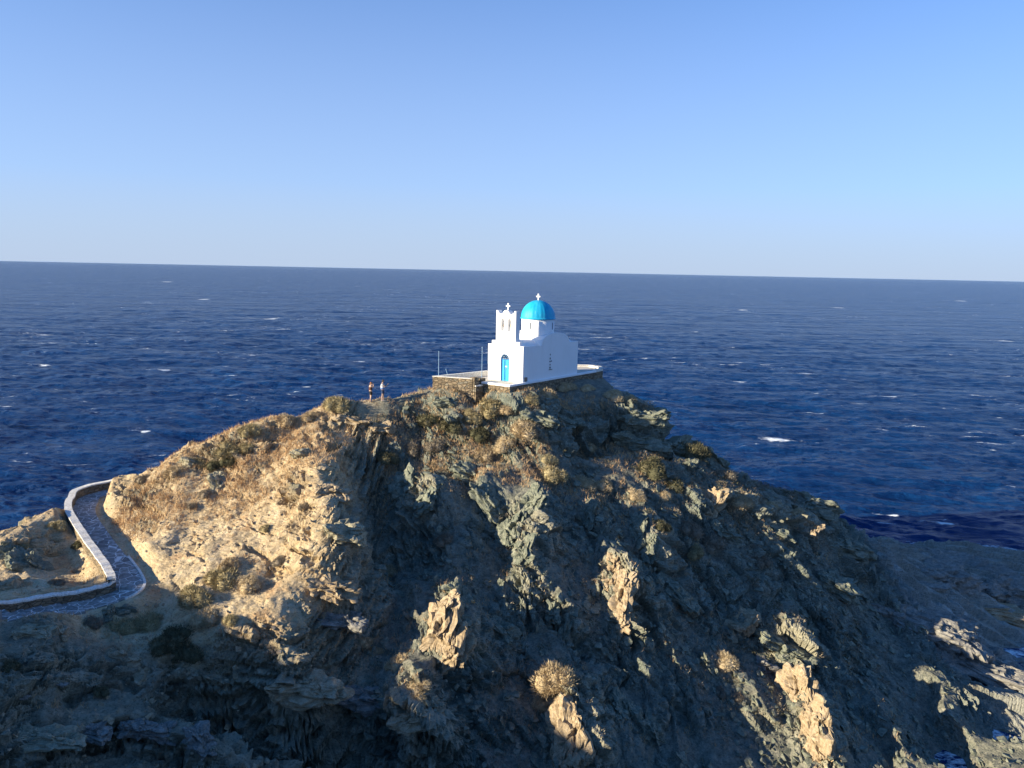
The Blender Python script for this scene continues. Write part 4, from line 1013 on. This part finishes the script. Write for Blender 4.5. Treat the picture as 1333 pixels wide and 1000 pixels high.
# bedded outcrops: stacks of broken plates
def outcrop_mesh(seed, mat, lx=1.6, ly=1.0, layers=6, th=.16, dip=38, az=25, ragged=.25, spin=0, nu=84, nv=46):
    """weathered bedded block: boxy lump whose beds, joints and broken corners are carved in"""
    lz = max(layers*th*.62, .28*min(lx, ly)); u = np.linspace(0, 2*np.pi, nu, endpoint=False); v = np.linspace(-np.pi/2, np.pi/2, nv)
    U, V = np.meshgrid(u, v); e = .55
    pw_ = lambda t: np.sign(t)*np.abs(t)**e
    cx, cy, cz = pw_(np.cos(V))*pw_(np.cos(U)), pw_(np.cos(V))*pw_(np.sin(U)), pw_(np.sin(V))
    k = 1+.42*fbm(cx*1.1+seed*3.7, cy*1.1+seed, cz*.9, 3, 400)                          # overall lopsided outline
    P = np.stack([cx*lx*k, cy*ly*k, cz*lz*(.8+.35*fbm(cx*1.5, cy*1.5+seed, cx*0, 2, 410))], -1)
    q = P+seed*7.3; bed = vnoise(q[..., 0]*.35, q[..., 1]*.35, q[..., 2]*(1.0/th)*.8, 420)+.5*vnoise(q[..., 0]*.8, q[..., 1]*.8, q[..., 2]*(2.2/th)*.8, 421)
    w1, f1_, e1_ = worley(q[..., 0]*1.25, q[..., 1]*1.4, q[..., 2]*2.6, 430); w2, f2_, e2_ = worley(q[..., 0]*3.2, q[..., 1]*3.5, q[..., 2]*7, 440)
    rad_ = .17*bed*min(1, ly)+(w1-.5)*.42*min(1.1, ly)+f1_*.22+(w2-.5)*.11+f2_*.07-.10*np.exp(-(e1_/.06)**2)-.04*np.exp(-(e2_/.08)**2)
    nrm = np.stack([cx/lx, cy/ly, .35*cz/lz], -1); nrm /= np.linalg.norm(nrm, axis=-1, keepdims=True)+1e-9
    P = P+nrm*rad_[..., None]; A = P.reshape(-1, 3)
    c, s_ = math.cos(rad(dip)), math.sin(rad(dip)); Ry = np.array([[c, 0, s_], [0, 1, 0], [-s_, 0, c]]); a = rad(az); Rz = np.array([[math.cos(a), -math.sin(a), 0], [math.sin(a), math.cos(a), 0], [0, 0, 1]])
    cs, ss = math.cos(rad(spin)), math.sin(rad(spin)); A = np.stack([A[:, 0]*cs-A[:, 1]*ss, A[:, 0]*ss+A[:, 1]*cs, A[:, 2]], 1) @ Ry.T @ Rz.T
    idx = np.arange(nu*nv).reshape(nv, nu); n_ = np.roll(idx, -1, 1)
    F = np.stack([idx[:-1], n_[:-1], n_[1:], idx[1:]], -1).reshape(-1, 4)
    me = bpy.data.meshes.new('rock_outcrop'); me.vertices.add(len(A)); me.vertices.foreach_set('co', A.astype(np.float32).ravel())
    me.loops.add(F.size); me.loops.foreach_set('vertex_index', F.astype(np.int32).ravel()); me.polygons.add(len(F)); me.polygons.foreach_set('loop_start', (np.arange(len(F))*4).astype(np.int32)); me.update(calc_edges=True)
    me.polygons.foreach_set('use_smooth', [False]*len(F)); me.materials.append(mat); return me
NR = 0
def outcrop(px, py, r, mat, label, group=None, lx=1.5, ly=1.0, layers=6, dip=38, az=30, sink=.9, th=.16, spin=0, name='rock_outcrop', cat='rock'):
    global NR
    NR += 1; p = spot(px, py); me = outcrop_mesh(300+NR, mat, lx*r, ly*r, layers, th*r**.6, dip, az, spin=spin); me.name = name
    o = bpy.data.objects.new(name, me); COL.objects.link(o); o.location = (p[0], p[1], p[2]-sink*r*.3); tag(o, label, cat, group); return o
GO, GB, GS = 'bedded outcrops on the cliff', 'boulders around the headland', 'tilted slabs at the waterline'
for a, k in [
 ((527, 630, .95, GREEN_ROCK, 'sunlit leaning slab with ragged edge in the middle of the upper face', GO), dict(dip=-60, az=32, spin=35, lx=1.30, ly=1.20, layers=4, th=.2, sink=.4)),
 ((552, 650, .75, GREEN_ROCK, 'smaller sunlit block right against the leaning slab', GO), dict(dip=-60, az=30, spin=35, lx=1.20, ly=1.20, layers=4, th=.2, sink=.4)),
 ((615, 618, .9, GREEN_ROCK, 'pale ledge of rock under the left end of the sandy ledge', GO), dict(dip=30, az=-20)),
 ((636, 650, .8, GREEN_ROCK, 'long dipping slab in shade below the sandy ledge', GO), dict(dip=44, az=-40, lx=2.2)),
 ((690, 655, .9, GREEN_ROCK, 'crest block at the top of the central bright rib', GO), dict(dip=-60, az=32, spin=-30, lx=1.40, ly=1.00, layers=4, th=.2, sink=.4)),
 ((665, 690, .9, GREEN_ROCK, 'broad pale block on the central bright rib', GO), dict(dip=-60, az=35, spin=20, lx=1.40, ly=1.20, layers=4, th=.2, sink=.4)),
 ((680, 715, .7, GREEN_ROCK, 'pale block low on the central bright rib', GO), dict(dip=-60, az=30, spin=30, lx=1.60, ly=1.00, layers=4, th=.2, sink=.4)),
 ((765, 670, .7, GREEN_ROCK, 'pale block hanging below the rock terrace', GO), dict(dip=-60, az=30, spin=10, lx=1.40, ly=1.00, layers=3, th=.2, sink=.4)),
 ((800, 665, .6, GREEN_ROCK, 'middle one of the pale blocks below the rock terrace', GO), dict(dip=35, az=-20)),
 ((828, 690, .7, GREEN_ROCK, 'tall pale block under the right end of the rock terrace', GO), dict(dip=-60, az=30, spin=20, lx=1.80, ly=1.00, layers=3, th=.2, sink=.4)),
 ((845, 715, .6, GREEN_ROCK, 'narrow pale block below the tall one on the right', GO), dict(dip=-60, az=30, spin=25, lx=1.80, ly=0.90, layers=3, th=.2, sink=.4)),
 ((797, 745, 1.0, TAN_ROCK, 'upper half of the bright cream pillar of rock at centre right', GO), dict(dip=-60, az=34, spin=8, lx=1.60, ly=0.95, layers=4, th=.2, sink=.4)),
 ((808, 780, 1.0, TAN_ROCK, 'lower half of the bright cream pillar of rock at centre right', GO), dict(dip=-60, az=34, spin=22, lx=1.70, ly=0.95, layers=4, th=.2, sink=.4)),
 ((577, 812, 1.0, TAN_ROCK, 'rusty striped slab standing on edge in the lower centre', GO), dict(dip=-60, az=34, spin=30, lx=1.70, ly=1.10, layers=7, th=.2, sink=.4)),
 ((590, 840, 0.9, TAN_ROCK, 'cream foot of the rusty striped slab in the lower centre', GO), dict(dip=-60, az=34, spin=35, lx=1.40, ly=1.10, layers=6, th=.2, sink=.4)),
 ((745, 965, 1.1, TAN_ROCK, 'ribbed cream slab under the shaggy shrub at the bottom edge', GO), dict(dip=-60, az=34, spin=35, lx=1.90, ly=1.10, layers=7, th=.2, sink=.4)),
 ((720, 795, .6, GREEN_ROCK, 'small sunlit block in the rubble right of centre', GO), dict(dip=-60, az=34, spin=30, lx=1.30, ly=0.90, layers=3, th=.2, sink=.4)),
 ((735, 815, .5, GREEN_ROCK, 'lowest sunlit block of the rubble right of centre', GO), dict(dip=-60, az=34, spin=35, lx=1.50, ly=0.80, layers=3, th=.2, sink=.4)),
 ((650, 765, .45, GREEN_ROCK, 'small pale chip high in the dark central hollow', GO), dict(dip=-60, az=34, spin=10, lx=1.40, ly=0.80, layers=2, th=.2, sink=.4)),
 ((968, 808, .85, TAN_ROCK, 'rounded pale block crowning the lower right bright patch', GO), dict(dip=-35, az=40, lx=1.2, ly=1.1, layers=3, th=.35, sink=.3)),
 ((1005, 832, .85, GREEN_ROCK, 'cluster of angular blocks in the lower right bright patch', GO), dict(dip=30, az=10)),
 ((1040, 850, .8, GREEN_ROCK, 'right end block of the lower right bright patch', GO), dict(dip=15, az=0)),
 ((1000, 868, .7, GREY_ROCK, 'white-speckled block under the lower right bright patch', GO), dict(dip=25, az=0)),
 ((925, 865, .6, GREEN_ROCK, 'broken block left of the beige bush on the lower right face', GO), dict(dip=40, az=-20)),
 ((1038, 905, 1.2, TAN_ROCK, 'upper part of the long sandy slab at the lower right', GO), dict(dip=-60, az=30, spin=28, lx=1.70, ly=0.95, layers=3, th=.2, sink=.4)),
 ((1062, 960, 1.2, TAN_ROCK, 'bottom part of the long sandy slab running out of the picture', GO), dict(dip=-60, az=30, spin=22, lx=1.70, ly=0.95, layers=3, th=.2, sink=.4)),
 ((925, 652, .95, TAN_ROCK, 'sunlit cream knob of rock on the right-hand ridge', GO), dict(dip=-45, az=45, lx=1.3, ly=1.2, layers=4, th=.25, sink=.3)),
 ((945, 690, .8, GREEN_ROCK, 'flat slabs under the sunlit knob on the right-hand ridge', GO), dict(dip=30, az=0)),
 ((1058, 688, .7, TAN_ROCK, 'bright wedge of rock at the lower end of the blond tussocks', GO), dict(dip=-45, az=35, lx=1.2, ly=1, layers=3, th=.25, sink=.3)),
 ((462, 545, .9, TAN_ROCK, 'cream rock just under the ridge below the two people', GO), dict(dip=14, az=0)),
 ((500, 556, .6, TAN_ROCK, 'thin pale ledge right below the cream rock under the people', GO), dict(dip=8, az=0)),
 ((580, 520, .7, GREEN_ROCK, 'green-grey rocks in front of the terrace gap', GO), dict(dip=10, az=0)),
 ((700, 540, 1.0, GREEN_ROCK, 'sunlit grey-green crag below the terrace wall corner', GO), dict(dip=14, az=0, layers=8)),
 ((735, 545, .9, GREEN_ROCK, 'second crag right of the one below the terrace wall corner', GO), dict(dip=14, az=0)),
 ((838, 540, 1.5, GREEN_ROCK, 'dark bedded crag on the skyline right of the summit', GO), dict(dip=5, az=0, layers=9)),
 ((864, 560, 1.7, GREEN_ROCK, 'dark overhanging crag at the step in the right skyline', GO), dict(dip=5, az=0, layers=10)),
 ((830, 570, 1.6, GREEN_ROCK, 'shaded bedded crag left of the step in the right skyline', GO), dict(dip=5, az=0, layers=8)),
 ((935, 600, .9, GREEN_ROCK, 'jagged rocks on the right skyline beyond the dark bush', GO), dict(dip=45, az=0)),
 ((1062, 655, 1.3, GREEN_ROCK, 'rounded dark crag at the end of the right skyline', GO), dict(dip=18, az=10, layers=9)),
 ((1105, 710, 1.3, GREEN_ROCK, 'bedded crag where the right ridge meets the slabs', GO), dict(dip=16, az=10, layers=9)),
 ((1090, 760, 1.2, GREEN_ROCK, 'thick-bedded dark block on the right slope', GO), dict(dip=20, az=-20, layers=9)),
 ((1010, 690, .9, GREEN_ROCK, 'dark block under the blond tussocks of the right ridge', GO), dict(dip=20, az=0)),
 ((1040, 790, .9, GREEN_ROCK, 'long sharp-edged block on the right slope', GO), dict(dip=45, az=-35, lx=2.2)),
 ((820, 930, .9, GREEN_ROCK, 'brown tilted slab in the shaded lower centre', GO), dict(dip=50, az=-35, lx=1.7)),
 ((848, 950, .6, GREEN_ROCK, 'small block right of the brown tilted slab', GO), dict(dip=48, az=-35)),
 ((880, 770, .9, GREEN_ROCK, 'dark ledge in the shade right of the cream pillar', GO), dict(dip=34, az=-20, lx=2)),
 ((650, 815, .8, GREEN_ROCK, 'grey block right of the rusty striped slab', GO), dict(dip=30, az=-20)),
 ((600, 775, .7, GREEN_ROCK, 'dark block above the rusty striped slab', GO), dict(dip=50, az=-30)),
 ((445, 690, 1.0, PALE_ROCK, 'green jutting slab at the edge of the sunlit shoulder', GO), dict(dip=12, az=15, layers=7)),
 ((432, 640, .8, TAN_ROCK, 'small tan jutting ledge above the green one on the shoulder edge', GO), dict(dip=10, az=10)),
 ((430, 760, 1.0, TAN_ROCK, 'pitted tan block at the lower edge of the sunlit shoulder', GO), dict(dip=8, az=0, layers=5)),
 ((400, 590, .7, PALE_ROCK, 'green-grey knob near the top of the shoulder edge', GO), dict(dip=14, az=0)),
 ((285, 625, .6, PALE_ROCK, 'green slab poking out high on the sunlit shoulder', GO), dict(dip=30, az=-60)),
 ((245, 600, .5, PALE_ROCK, 'pale green rock just under the left ridge', GO), dict(dip=20, az=0)),
 ((545, 930, .9, TAN_ROCK, 'pale lip of the overhang at the bottom of the bright rib', GO), dict(dip=6, az=0)),
 ((480, 905, 1.0, GREY_ROCK, 'whitish ledge above the dark overhang', GO), dict(dip=4, az=0, lx=1.9)),
 ((400, 893, 1.0, TAN_ROCK, 'tan ledge at the left end of the overhang', GO), dict(dip=6, az=0, lx=1.9)),
 ((435, 800, .9, GREY_ROCK, 'thin pale shelf jutting from the dark side of the shoulder', GO), dict(dip=4, az=0, lx=2, layers=2)),
]: outcrop(*a, **k)
for a, k in [
 ((148, 797, .62, GREEN_ROCK, 'dark green boulder beside the footpath bend', GB), dict(dip=20, az=60, layers=4, th=.3)),
 ((45, 820, .6, PALE_ROCK, 'large pale boulder left of the crack beside the path steps', GB), dict(dip=8, az=10, layers=3, th=.3)),
 ((72, 818, .55, TAN_ROCK, 'cream boulder right of the crack beside the path steps', GB), dict(dip=22, az=-20, layers=3, th=.3)),
 ((75, 888, .3, GREY_ROCK, 'flat pale stone lying alone on the shaded near ground', GB), dict(dip=8, az=0, layers=3)),
 ((30, 905, .2, GREY_ROCK, 'small grey stone near the left edge of the near ground', GB), dict(dip=8, az=0, layers=2)),
 ((60, 957, .7, PALE_ROCK, 'white-veined ledge at the bottom left', GB), dict(dip=5, az=5, lx=2.2, layers=9, th=.1)),
 ((120, 950, .6, GREY_ROCK, 'blocky grey ledge right of the white-veined one', GB), dict(dip=5, az=5, lx=1.5, layers=5)),
 ((180, 945, .5, GREY_ROCK, 'cracked white-grey block in the near ledge', GB), dict(dip=6, az=0, layers=8, th=.12)),
 ((215, 950, .5, GREY_ROCK, 'cracked white-grey block next along the near ledge', GB), dict(dip=10, az=0, layers=7, th=.12)),
 ((262, 960, .65, GREY_ROCK, 'pale grey nose of rock at the right end of the near ledge', GB), dict(dip=25, az=-30, layers=6)),
 ((165, 850, .6, TAN_ROCK, 'tan layered rock on the edge of the near ground above the gully', GB), dict(dip=10, az=-30, layers=6)),
 ((185, 875, .5, TAN_ROCK, 'smaller layered rock lower on the edge above the gully', GB), dict(dip=10, az=-30, layers=6)),
 ((15, 765, .7, TAN_ROCK, 'sunlit sandy boulder outside the wall at the left edge', GB), dict(dip=20, az=0, layers=3, th=.35)),
 ((40, 735, .8, GREEN_ROCK, 'greenish boulder among the sunlit rocks by the sea', GB), dict(dip=40, az=0, layers=4, th=.3, sink=.6)),
 ((10, 715, .7, GREEN_ROCK, 'jagged rock on the skyline at the left edge', GB), dict(dip=20, az=0)),
]: outcrop(*a, **k)
def slab(px, py, Y, lx, ly, th, layers, dip, az, tilt, mat, label):
    """long flat-lying slab of schist by the water, many thin beds showing on its broken edge"""
    global NR
    NR += 1; me = outcrop_mesh(500+NR, mat, lx, ly, layers, th/layers, dip, az, .12, 0, 180, 60); p = pt(px, py, Y); me.name = 'rock_slab'
    o = bpy.data.objects.new('rock_slab', me); COL.objects.link(o); o.location = p-np.array([0, 0, th*.75]); o.rotation_euler = (rad(tilt), 0, 0); tag(o, label, 'rock', GS); return o
for a in [
 (1180, 722, 74, 5.5, 4.0, 2.2, 9, 5, -15, -4, GREY_ROCK, 'smooth tilted slab where the right ridge runs down to the water'),
 (1250, 728, 79, 8.5, 4.6, 2.6, 10, 7, -12, -5, GREY_ROCK, 'long blue-grey slab ending at the open sea'),
 (1320, 752, 75, 5.0, 3.4, 2.4, 10, 4, -8, -4, GREY_ROCK, 'seaward slab whose right end catches the sun'),
 (1310, 790, 70, 6.0, 2.2, 2.0, 14, 9, -14, 0, TAN_ROCK, 'brown thin-bedded edge below the long blue-grey slab'),
 (1190, 790, 65, 4.6, 3.6, 1.1, 7, 14, -20, -3, GREY_ROCK, 'broad worn slab sloping from the ridge foot, upper one'),
 (1260, 845, 62, 5.2, 3.4, 1.1, 8, 12, -15, -3, GREY_ROCK, 'broad worn slab sloping to the water, middle one'),
 (1310, 905, 58.6, 4.4, 2.6, 1.2, 10, 7, -10, -4, GREY_ROCK, 'layered slab face just above the surf at the right edge'),
 (1215, 890, 58, 2.6, 1.9, .8, 7, 14, -15, -4, GREY_ROCK, 'small layered bench in the middle of the lower right rocks'),
 (1245, 960, 54, 2.4, 1.2, 1.0, 4, 20, -35, 0, GREY_ROCK, 'wet grey block at the bottom right nearest the surf'),
 (1195, 955, 53, 2.2, 1.1, 1.0, 4, 34, -40, 0, GREEN_ROCK, 'tilted block left of the wet one at the bottom right'),
]: slab(*a)

# ------------------------------------------------------------ people
def skin_mesh(name, chains, mat, root=None, sub=2):
    """chains: lists of (x, y, z, radius); equal points are welded, then skinned into one surface"""
    V = []; Rr = []; E = []; idx = {}
    def vid(p):
        k = tuple(round(c, 4) for c in p[:3])
        if k not in idx: idx[k] = len(V); V.append(p[:3]); Rr.append(p[3])
        return idx[k]
    for c in chains:
        for a, b in zip(c[:-1], c[1:]): E.append((vid(a), vid(b)))
    me = bpy.data.meshes.new(name+'_skel'); me.from_pydata(V, E, []); o = bpy.data.objects.new(name+'_skel', me); COL.objects.link(o)
    sk = o.modifiers.new('s', 'SKIN'); sk.use_smooth_shade = True
    for i, d in enumerate(me.skin_vertices[0].data):
        r = Rr[i]; d.radius = r if hasattr(r, '__len__') else (r, r); d.use_root = (i == 0)
    sb = o.modifiers.new('u', 'SUBSURF'); sb.levels = sub; sb.render_levels = sub
    dg = bpy.context.evaluated_depsgraph_get(); ev = o.evaluated_get(dg); m2 = bpy.data.meshes.new_from_object(ev); m2.name = name
    bpy.data.objects.remove(o); m2.materials.clear(); m2.materials.append(mat); m2.polygons.foreach_set('use_smooth', [True]*len(m2.polygons))
    return m2
def part(name, me, parent):
    o = bpy.data.objects.new(name, me); COL.objects.link(o); o.parent = parent; return o
def lerp(a, b, t): return tuple(a[i]+(b[i]-a[i])*t for i in range(3))
def hand(w, d, side, up, curl=.5, s=1.0):
    """five fingers from wrist w; d pointing direction, side across the palm, up the back of the hand"""
    w = Vector(w); d = Vector(d).normalized(); side = Vector(side).normalized(); up = Vector(up).normalized(); out = []
    palm = w+d*.075*s
    out.append([(*w, .024*s), (*palm, (.034*s, .016*s))])
    for k, (off_, ln) in enumerate(((-.030, .062), (-.010, .072), (.010, .068), (.030, .052))):
        b = palm+side*off_*s; m = b+(d*.9-up*curl*.5).normalized()*ln*.5*s; e = m+(d*(1-curl)-up*curl).normalized()*ln*.5*s
        out.append([(*palm, (.034*s, .016*s)), (*b, .011*s), (*m, .0095*s), (*e, .008*s)])
    t0 = w+d*.03*s-side*.02*s; t1 = t0-side*.03*s+d*.02*s; t2 = t1+d*.035*s-up*.01*s
    out.append([(*w, .024*s), (*t0, .014*s), (*t1, .012*s), (*t2, .009*s)])
    return out
SKIN = flat('sunlit_skin', (.50, .34, .26), .55, .1, 20, .3)
def head(c, yaw, s=1.0):
    """egg-shaped head with brow, nose, mouth, ears; facing local +x rotated by yaw"""
    mb = MB(); n, m = 24, 16; V = []; cy_, sy_ = math.cos(yaw), math.sin(yaw)
    for j in range(m+1):
        ph = math.pi*(j/m-.5)
        for i in range(n):
            th = 2*math.pi*i/n; x, y, z = math.cos(ph)*math.cos(th)*.095, math.cos(ph)*math.sin(th)*.075, math.sin(ph)*.118
            if z < 0: x *= 1-.15*(-z/.118); y *= 1-.35*(-z/.118)
            if x > .05:
                w = max(0, 1-abs(y)/.018)
                x += w*(.022*max(0, 1-abs(z+.012)/.028)+.006*max(0, 1-abs(z+.055)/.01))
                x -= .010*max(0, 1-abs(abs(y)-.032)/.016)*max(0, 1-abs(z-.012)/.016)
            V.append((c[0]+s*(x*cy_-y*sy_), c[1]+s*(x*sy_+y*cy_), c[2]+s*z))
    F = [(j*n+i, j*n+(i+1) % n, (j+1)*n+(i+1) % n, (j+1)*n+i) for j in range(m) for i in range(n)]; mb.add(V, F)
    for sg in (-1, 1):
        e = (c[0]+s*(-sg*.077*sy_), c[1]+s*sg*.077*cy_, c[2]-.005)
        mb.lathe([(.004, e[2]-.03), (.015, e[2]-.012), (.017, e[2]+.012), (.005, e[2]+.03)], e[:2], 8)
    return mb
def cap_hair(c, yaw, s, mat, parent, longer=0.0, name='hair'):
    mb = MB(); n, m = 24, 10; V = []; cy_, sy_ = math.cos(yaw), math.sin(yaw); r = random.Random(3)
    for j in range(m+1):
        for i in range(n):
            th = 2*math.pi*i/n; front = math.cos(th) > .35; lo = .5 if front else (-.55-longer if math.cos(th) < -.2 else -.1-longer*.5)
            t = lo+(1.57-lo)*j/m; x, y, z = math.cos(t)*math.cos(th)*.106, math.cos(t)*math.sin(th)*.086, math.sin(t)*.130
            k = 1+.03*r.random(); V.append((c[0]+s*k*(x*cy_-y*sy_), c[1]+s*k*(x*sy_+y*cy_), c[2]+s*k*z))
    mb.add(V, [(j*n+i, j*n+(i+1) % n, (j+1)*n+(i+1) % n, (j+1)*n+i) for j in range(m) for i in range(n)])
    return mb.build(name, mat, parent, True)
def grow(ch, k): return [[(a[0], a[1], a[2], tuple(q+k for q in a[3]) if hasattr(a[3], '__len__') else a[3]+k) for a in c] for c in ch]

def make_person(P, label, yaw_body, spec):
    root = tag(empty('person', (P[0], P[1], P[2]), 0), label, 'person', 'two visitors taking in the view on the ridge')
    R = Matrix.Rotation(yaw_body, 3, 'Z')           # body faces local +x rotated by yaw_body
    def w(p): v = R @ Vector(p[:3]); return (v.x, v.y, v.z, tuple(1.15*q for q in p[3]) if hasattr(p[3], '__len__') else p[3]*(1.15 if p[3] > .03 else 1))
    H = spec['h']/1.72
    hip = (0, 0, .92*H, (.13, .105)); belly = (0, 0, 1.06*H, (.115, .095) if spec['f'] else (.13, .10)); chest = (.0, 0, 1.26*H, (.13, .10) if spec['f'] else (.15, .11)); neck0 = (0, 0, 1.42*H, .065); neck = (.015, 0, 1.49*H, .048)
    torso = [hip, belly, chest, neck0, neck, (.02, 0, 1.55*H, .05)]
    legs = []
    for sg, st_ in ((1, spec['stance']), (-1, -spec['stance'])):
        hj = (0, sg*.085, .86*H, .088); kn = (.03+st_*.12, sg*.095, .47*H, .056); an = (st_*.22-.01, sg*.10, .085*H, .036); ft = (st_*.22+.05, sg*.105, .035, .034); toe = (st_*.22+.16, sg*.115, .028, .026); heel = (st_*.22-.05, sg*.10, .035, .03)
        legs += [[hip, hj, (.03+st_*.07, sg*.092, .66*H, .075), kn, (st_*.19, sg*.098, .30*H, .052), an, ft, toe], [an, heel]]
    arms = []; hands = []
    for sg, (el, wr) in ((1, spec['armL']), (-1, spec['armR'])):
        sh = (0, sg*.175, 1.385*H, .055); arms.append([neck0, sh, (*lerp(sh, el, .5), .044), (*el, .037), (*lerp(el, wr, .5), .034), (*wr, .024)])
        dv = Vector(wr)-Vector(el); sd = dv.cross(Vector((0, 0, 1))).normalized() if abs(dv.normalized().z) < .95 else Vector((0, 1, 0)); hands += hand(wr, dv, sd, sd.cross(dv), .55)
    ch_ = [torso]+legs+arms+hands
    body = part('body', skin_mesh('body', [[w(a) for a in c] for c in ch_], SKIN), root)
    hc = (.045, 0, 1.625*H); hv = R @ Vector(hc); yaw_h = yaw_body+spec.get('look', 0)
    hm = head(hv, yaw_h, H); ho = hm.build('head', SKIN, root, True)
    cap_hair(hv, yaw_h, H, spec['hairmat'], root, spec['longer'])
    e = .014
    sh_ = [hip, (0, 0, 1.0*H, (.125, .10))]
    sc = [[sh_[1], hip]]+[[hip]+l[1:spec['shortn']] for l in (legs[0], legs[2])]
    if spec['shortn'] == 3:
        sc = [[sh_[1], hip]]+[[hip, l[1], l[2], (*lerp(l[2], l[3], .35), .066)] for l in (legs[0], legs[2])]
    part('shorts', skin_mesh('shorts', [[w(a) for a in c] for c in grow(sc, .022)], spec['shortmat']), root)
    tc = [[(0, 0, .965*H, (.125, .10)), belly, chest, (0, 0, 1.40*H, .07)]]
    if spec['sleeves']:
        for a in arms: tc.append([(0, 0, 1.40*H, .07), a[1], (*lerp(a[1], a[2], .85), .047)])
    part('shirt' if spec['sleeves'] else 'top', skin_mesh('shirt', [[w(a) for a in c] for c in grow(tc, .018)], spec['topmat']), root)
    for sg, st_ in ((1, spec['stance']), (-1, -spec['stance'])):
        f = [w((st_*.22-.06, sg*.10, .03, .036)), w((st_*.22+.05, sg*.105, .035, .04)), w((st_*.22+.18, sg*.115, .03, .034))]
        part('shoe', skin_mesh('shoe', [f], spec['shoemat']), root)
    return root, R
dk = flat('dark_hair', (.04, .03, .025), .6); rh = flat('auburn_hair', (.36, .15, .06), .6)
# woman facing the sea, both hands up at her face; man in a white shirt holding a phone out
P_W[:] = spot(482.5, 523); P_M[:] = spot(498, 522)
wroot, _ = make_person(P_W, 'person in a brown top and black shorts with both hands raised to the face', rad(35), dict(h=1.62, f=True, stance=.25, armL=((.16, .26, 1.24), (.19, .08, 1.47)), armR=((.16, -.26, 1.24), (.19, -.08, 1.47)),
    hairmat=rh, longer=.35, shortmat=flat('black_shorts', (.02, .02, .022), .8), shortn=3, sleeves=False, topmat=flat('brown_top', (.12, .05, .03), .8), shoemat=flat('tan_sandals', (.45, .32, .22), .7)))
mroot, MR = make_person(P_M, 'person in a white T-shirt and navy shorts holding a phone up to the right', rad(10), dict(h=1.76, f=False, stance=.3, armL=((.22, .20, 1.17), (.40, .06, 1.36)), armR=((.24, -.18, 1.18), (.41, -.03, 1.37)),
    hairmat=dk, longer=0, shortmat=flat('navy_shorts', (.03, .05, .11), .8), shortn=3, sleeves=True, topmat=flat('white_shirt', (.62, .64, .68), .8, .1), shoemat=flat('pale_shoes', (.55, .5, .45), .7)))
bt = MB(); bt.lathe([(.165, .99), (.175, 1.0), (.175, 1.09), (.16, 1.10)], (0, 0), 24); bb = bt.build('tied_jacket', flat('blue_jacket', (.12, .22, .48), .8), mroot, True); bb.scale = (1, 1, 1)
v = MR @ Vector((.53, .015, 1.47)); ph = MB(); ph.box((-.005, -.08, -.04), (.005, .08, .04))
po_ = ph.build('phone', flat('black_phone', (.02, .02, .022), .3, spec=.5)); po_.location = (P_M[0]+v.x, P_M[1]+v.y, P_M[2]+v.z); po_.rotation_euler = (0, -.3, rad(10)); tag(po_, 'dark phone held up by the person in the white T-shirt', 'phone')
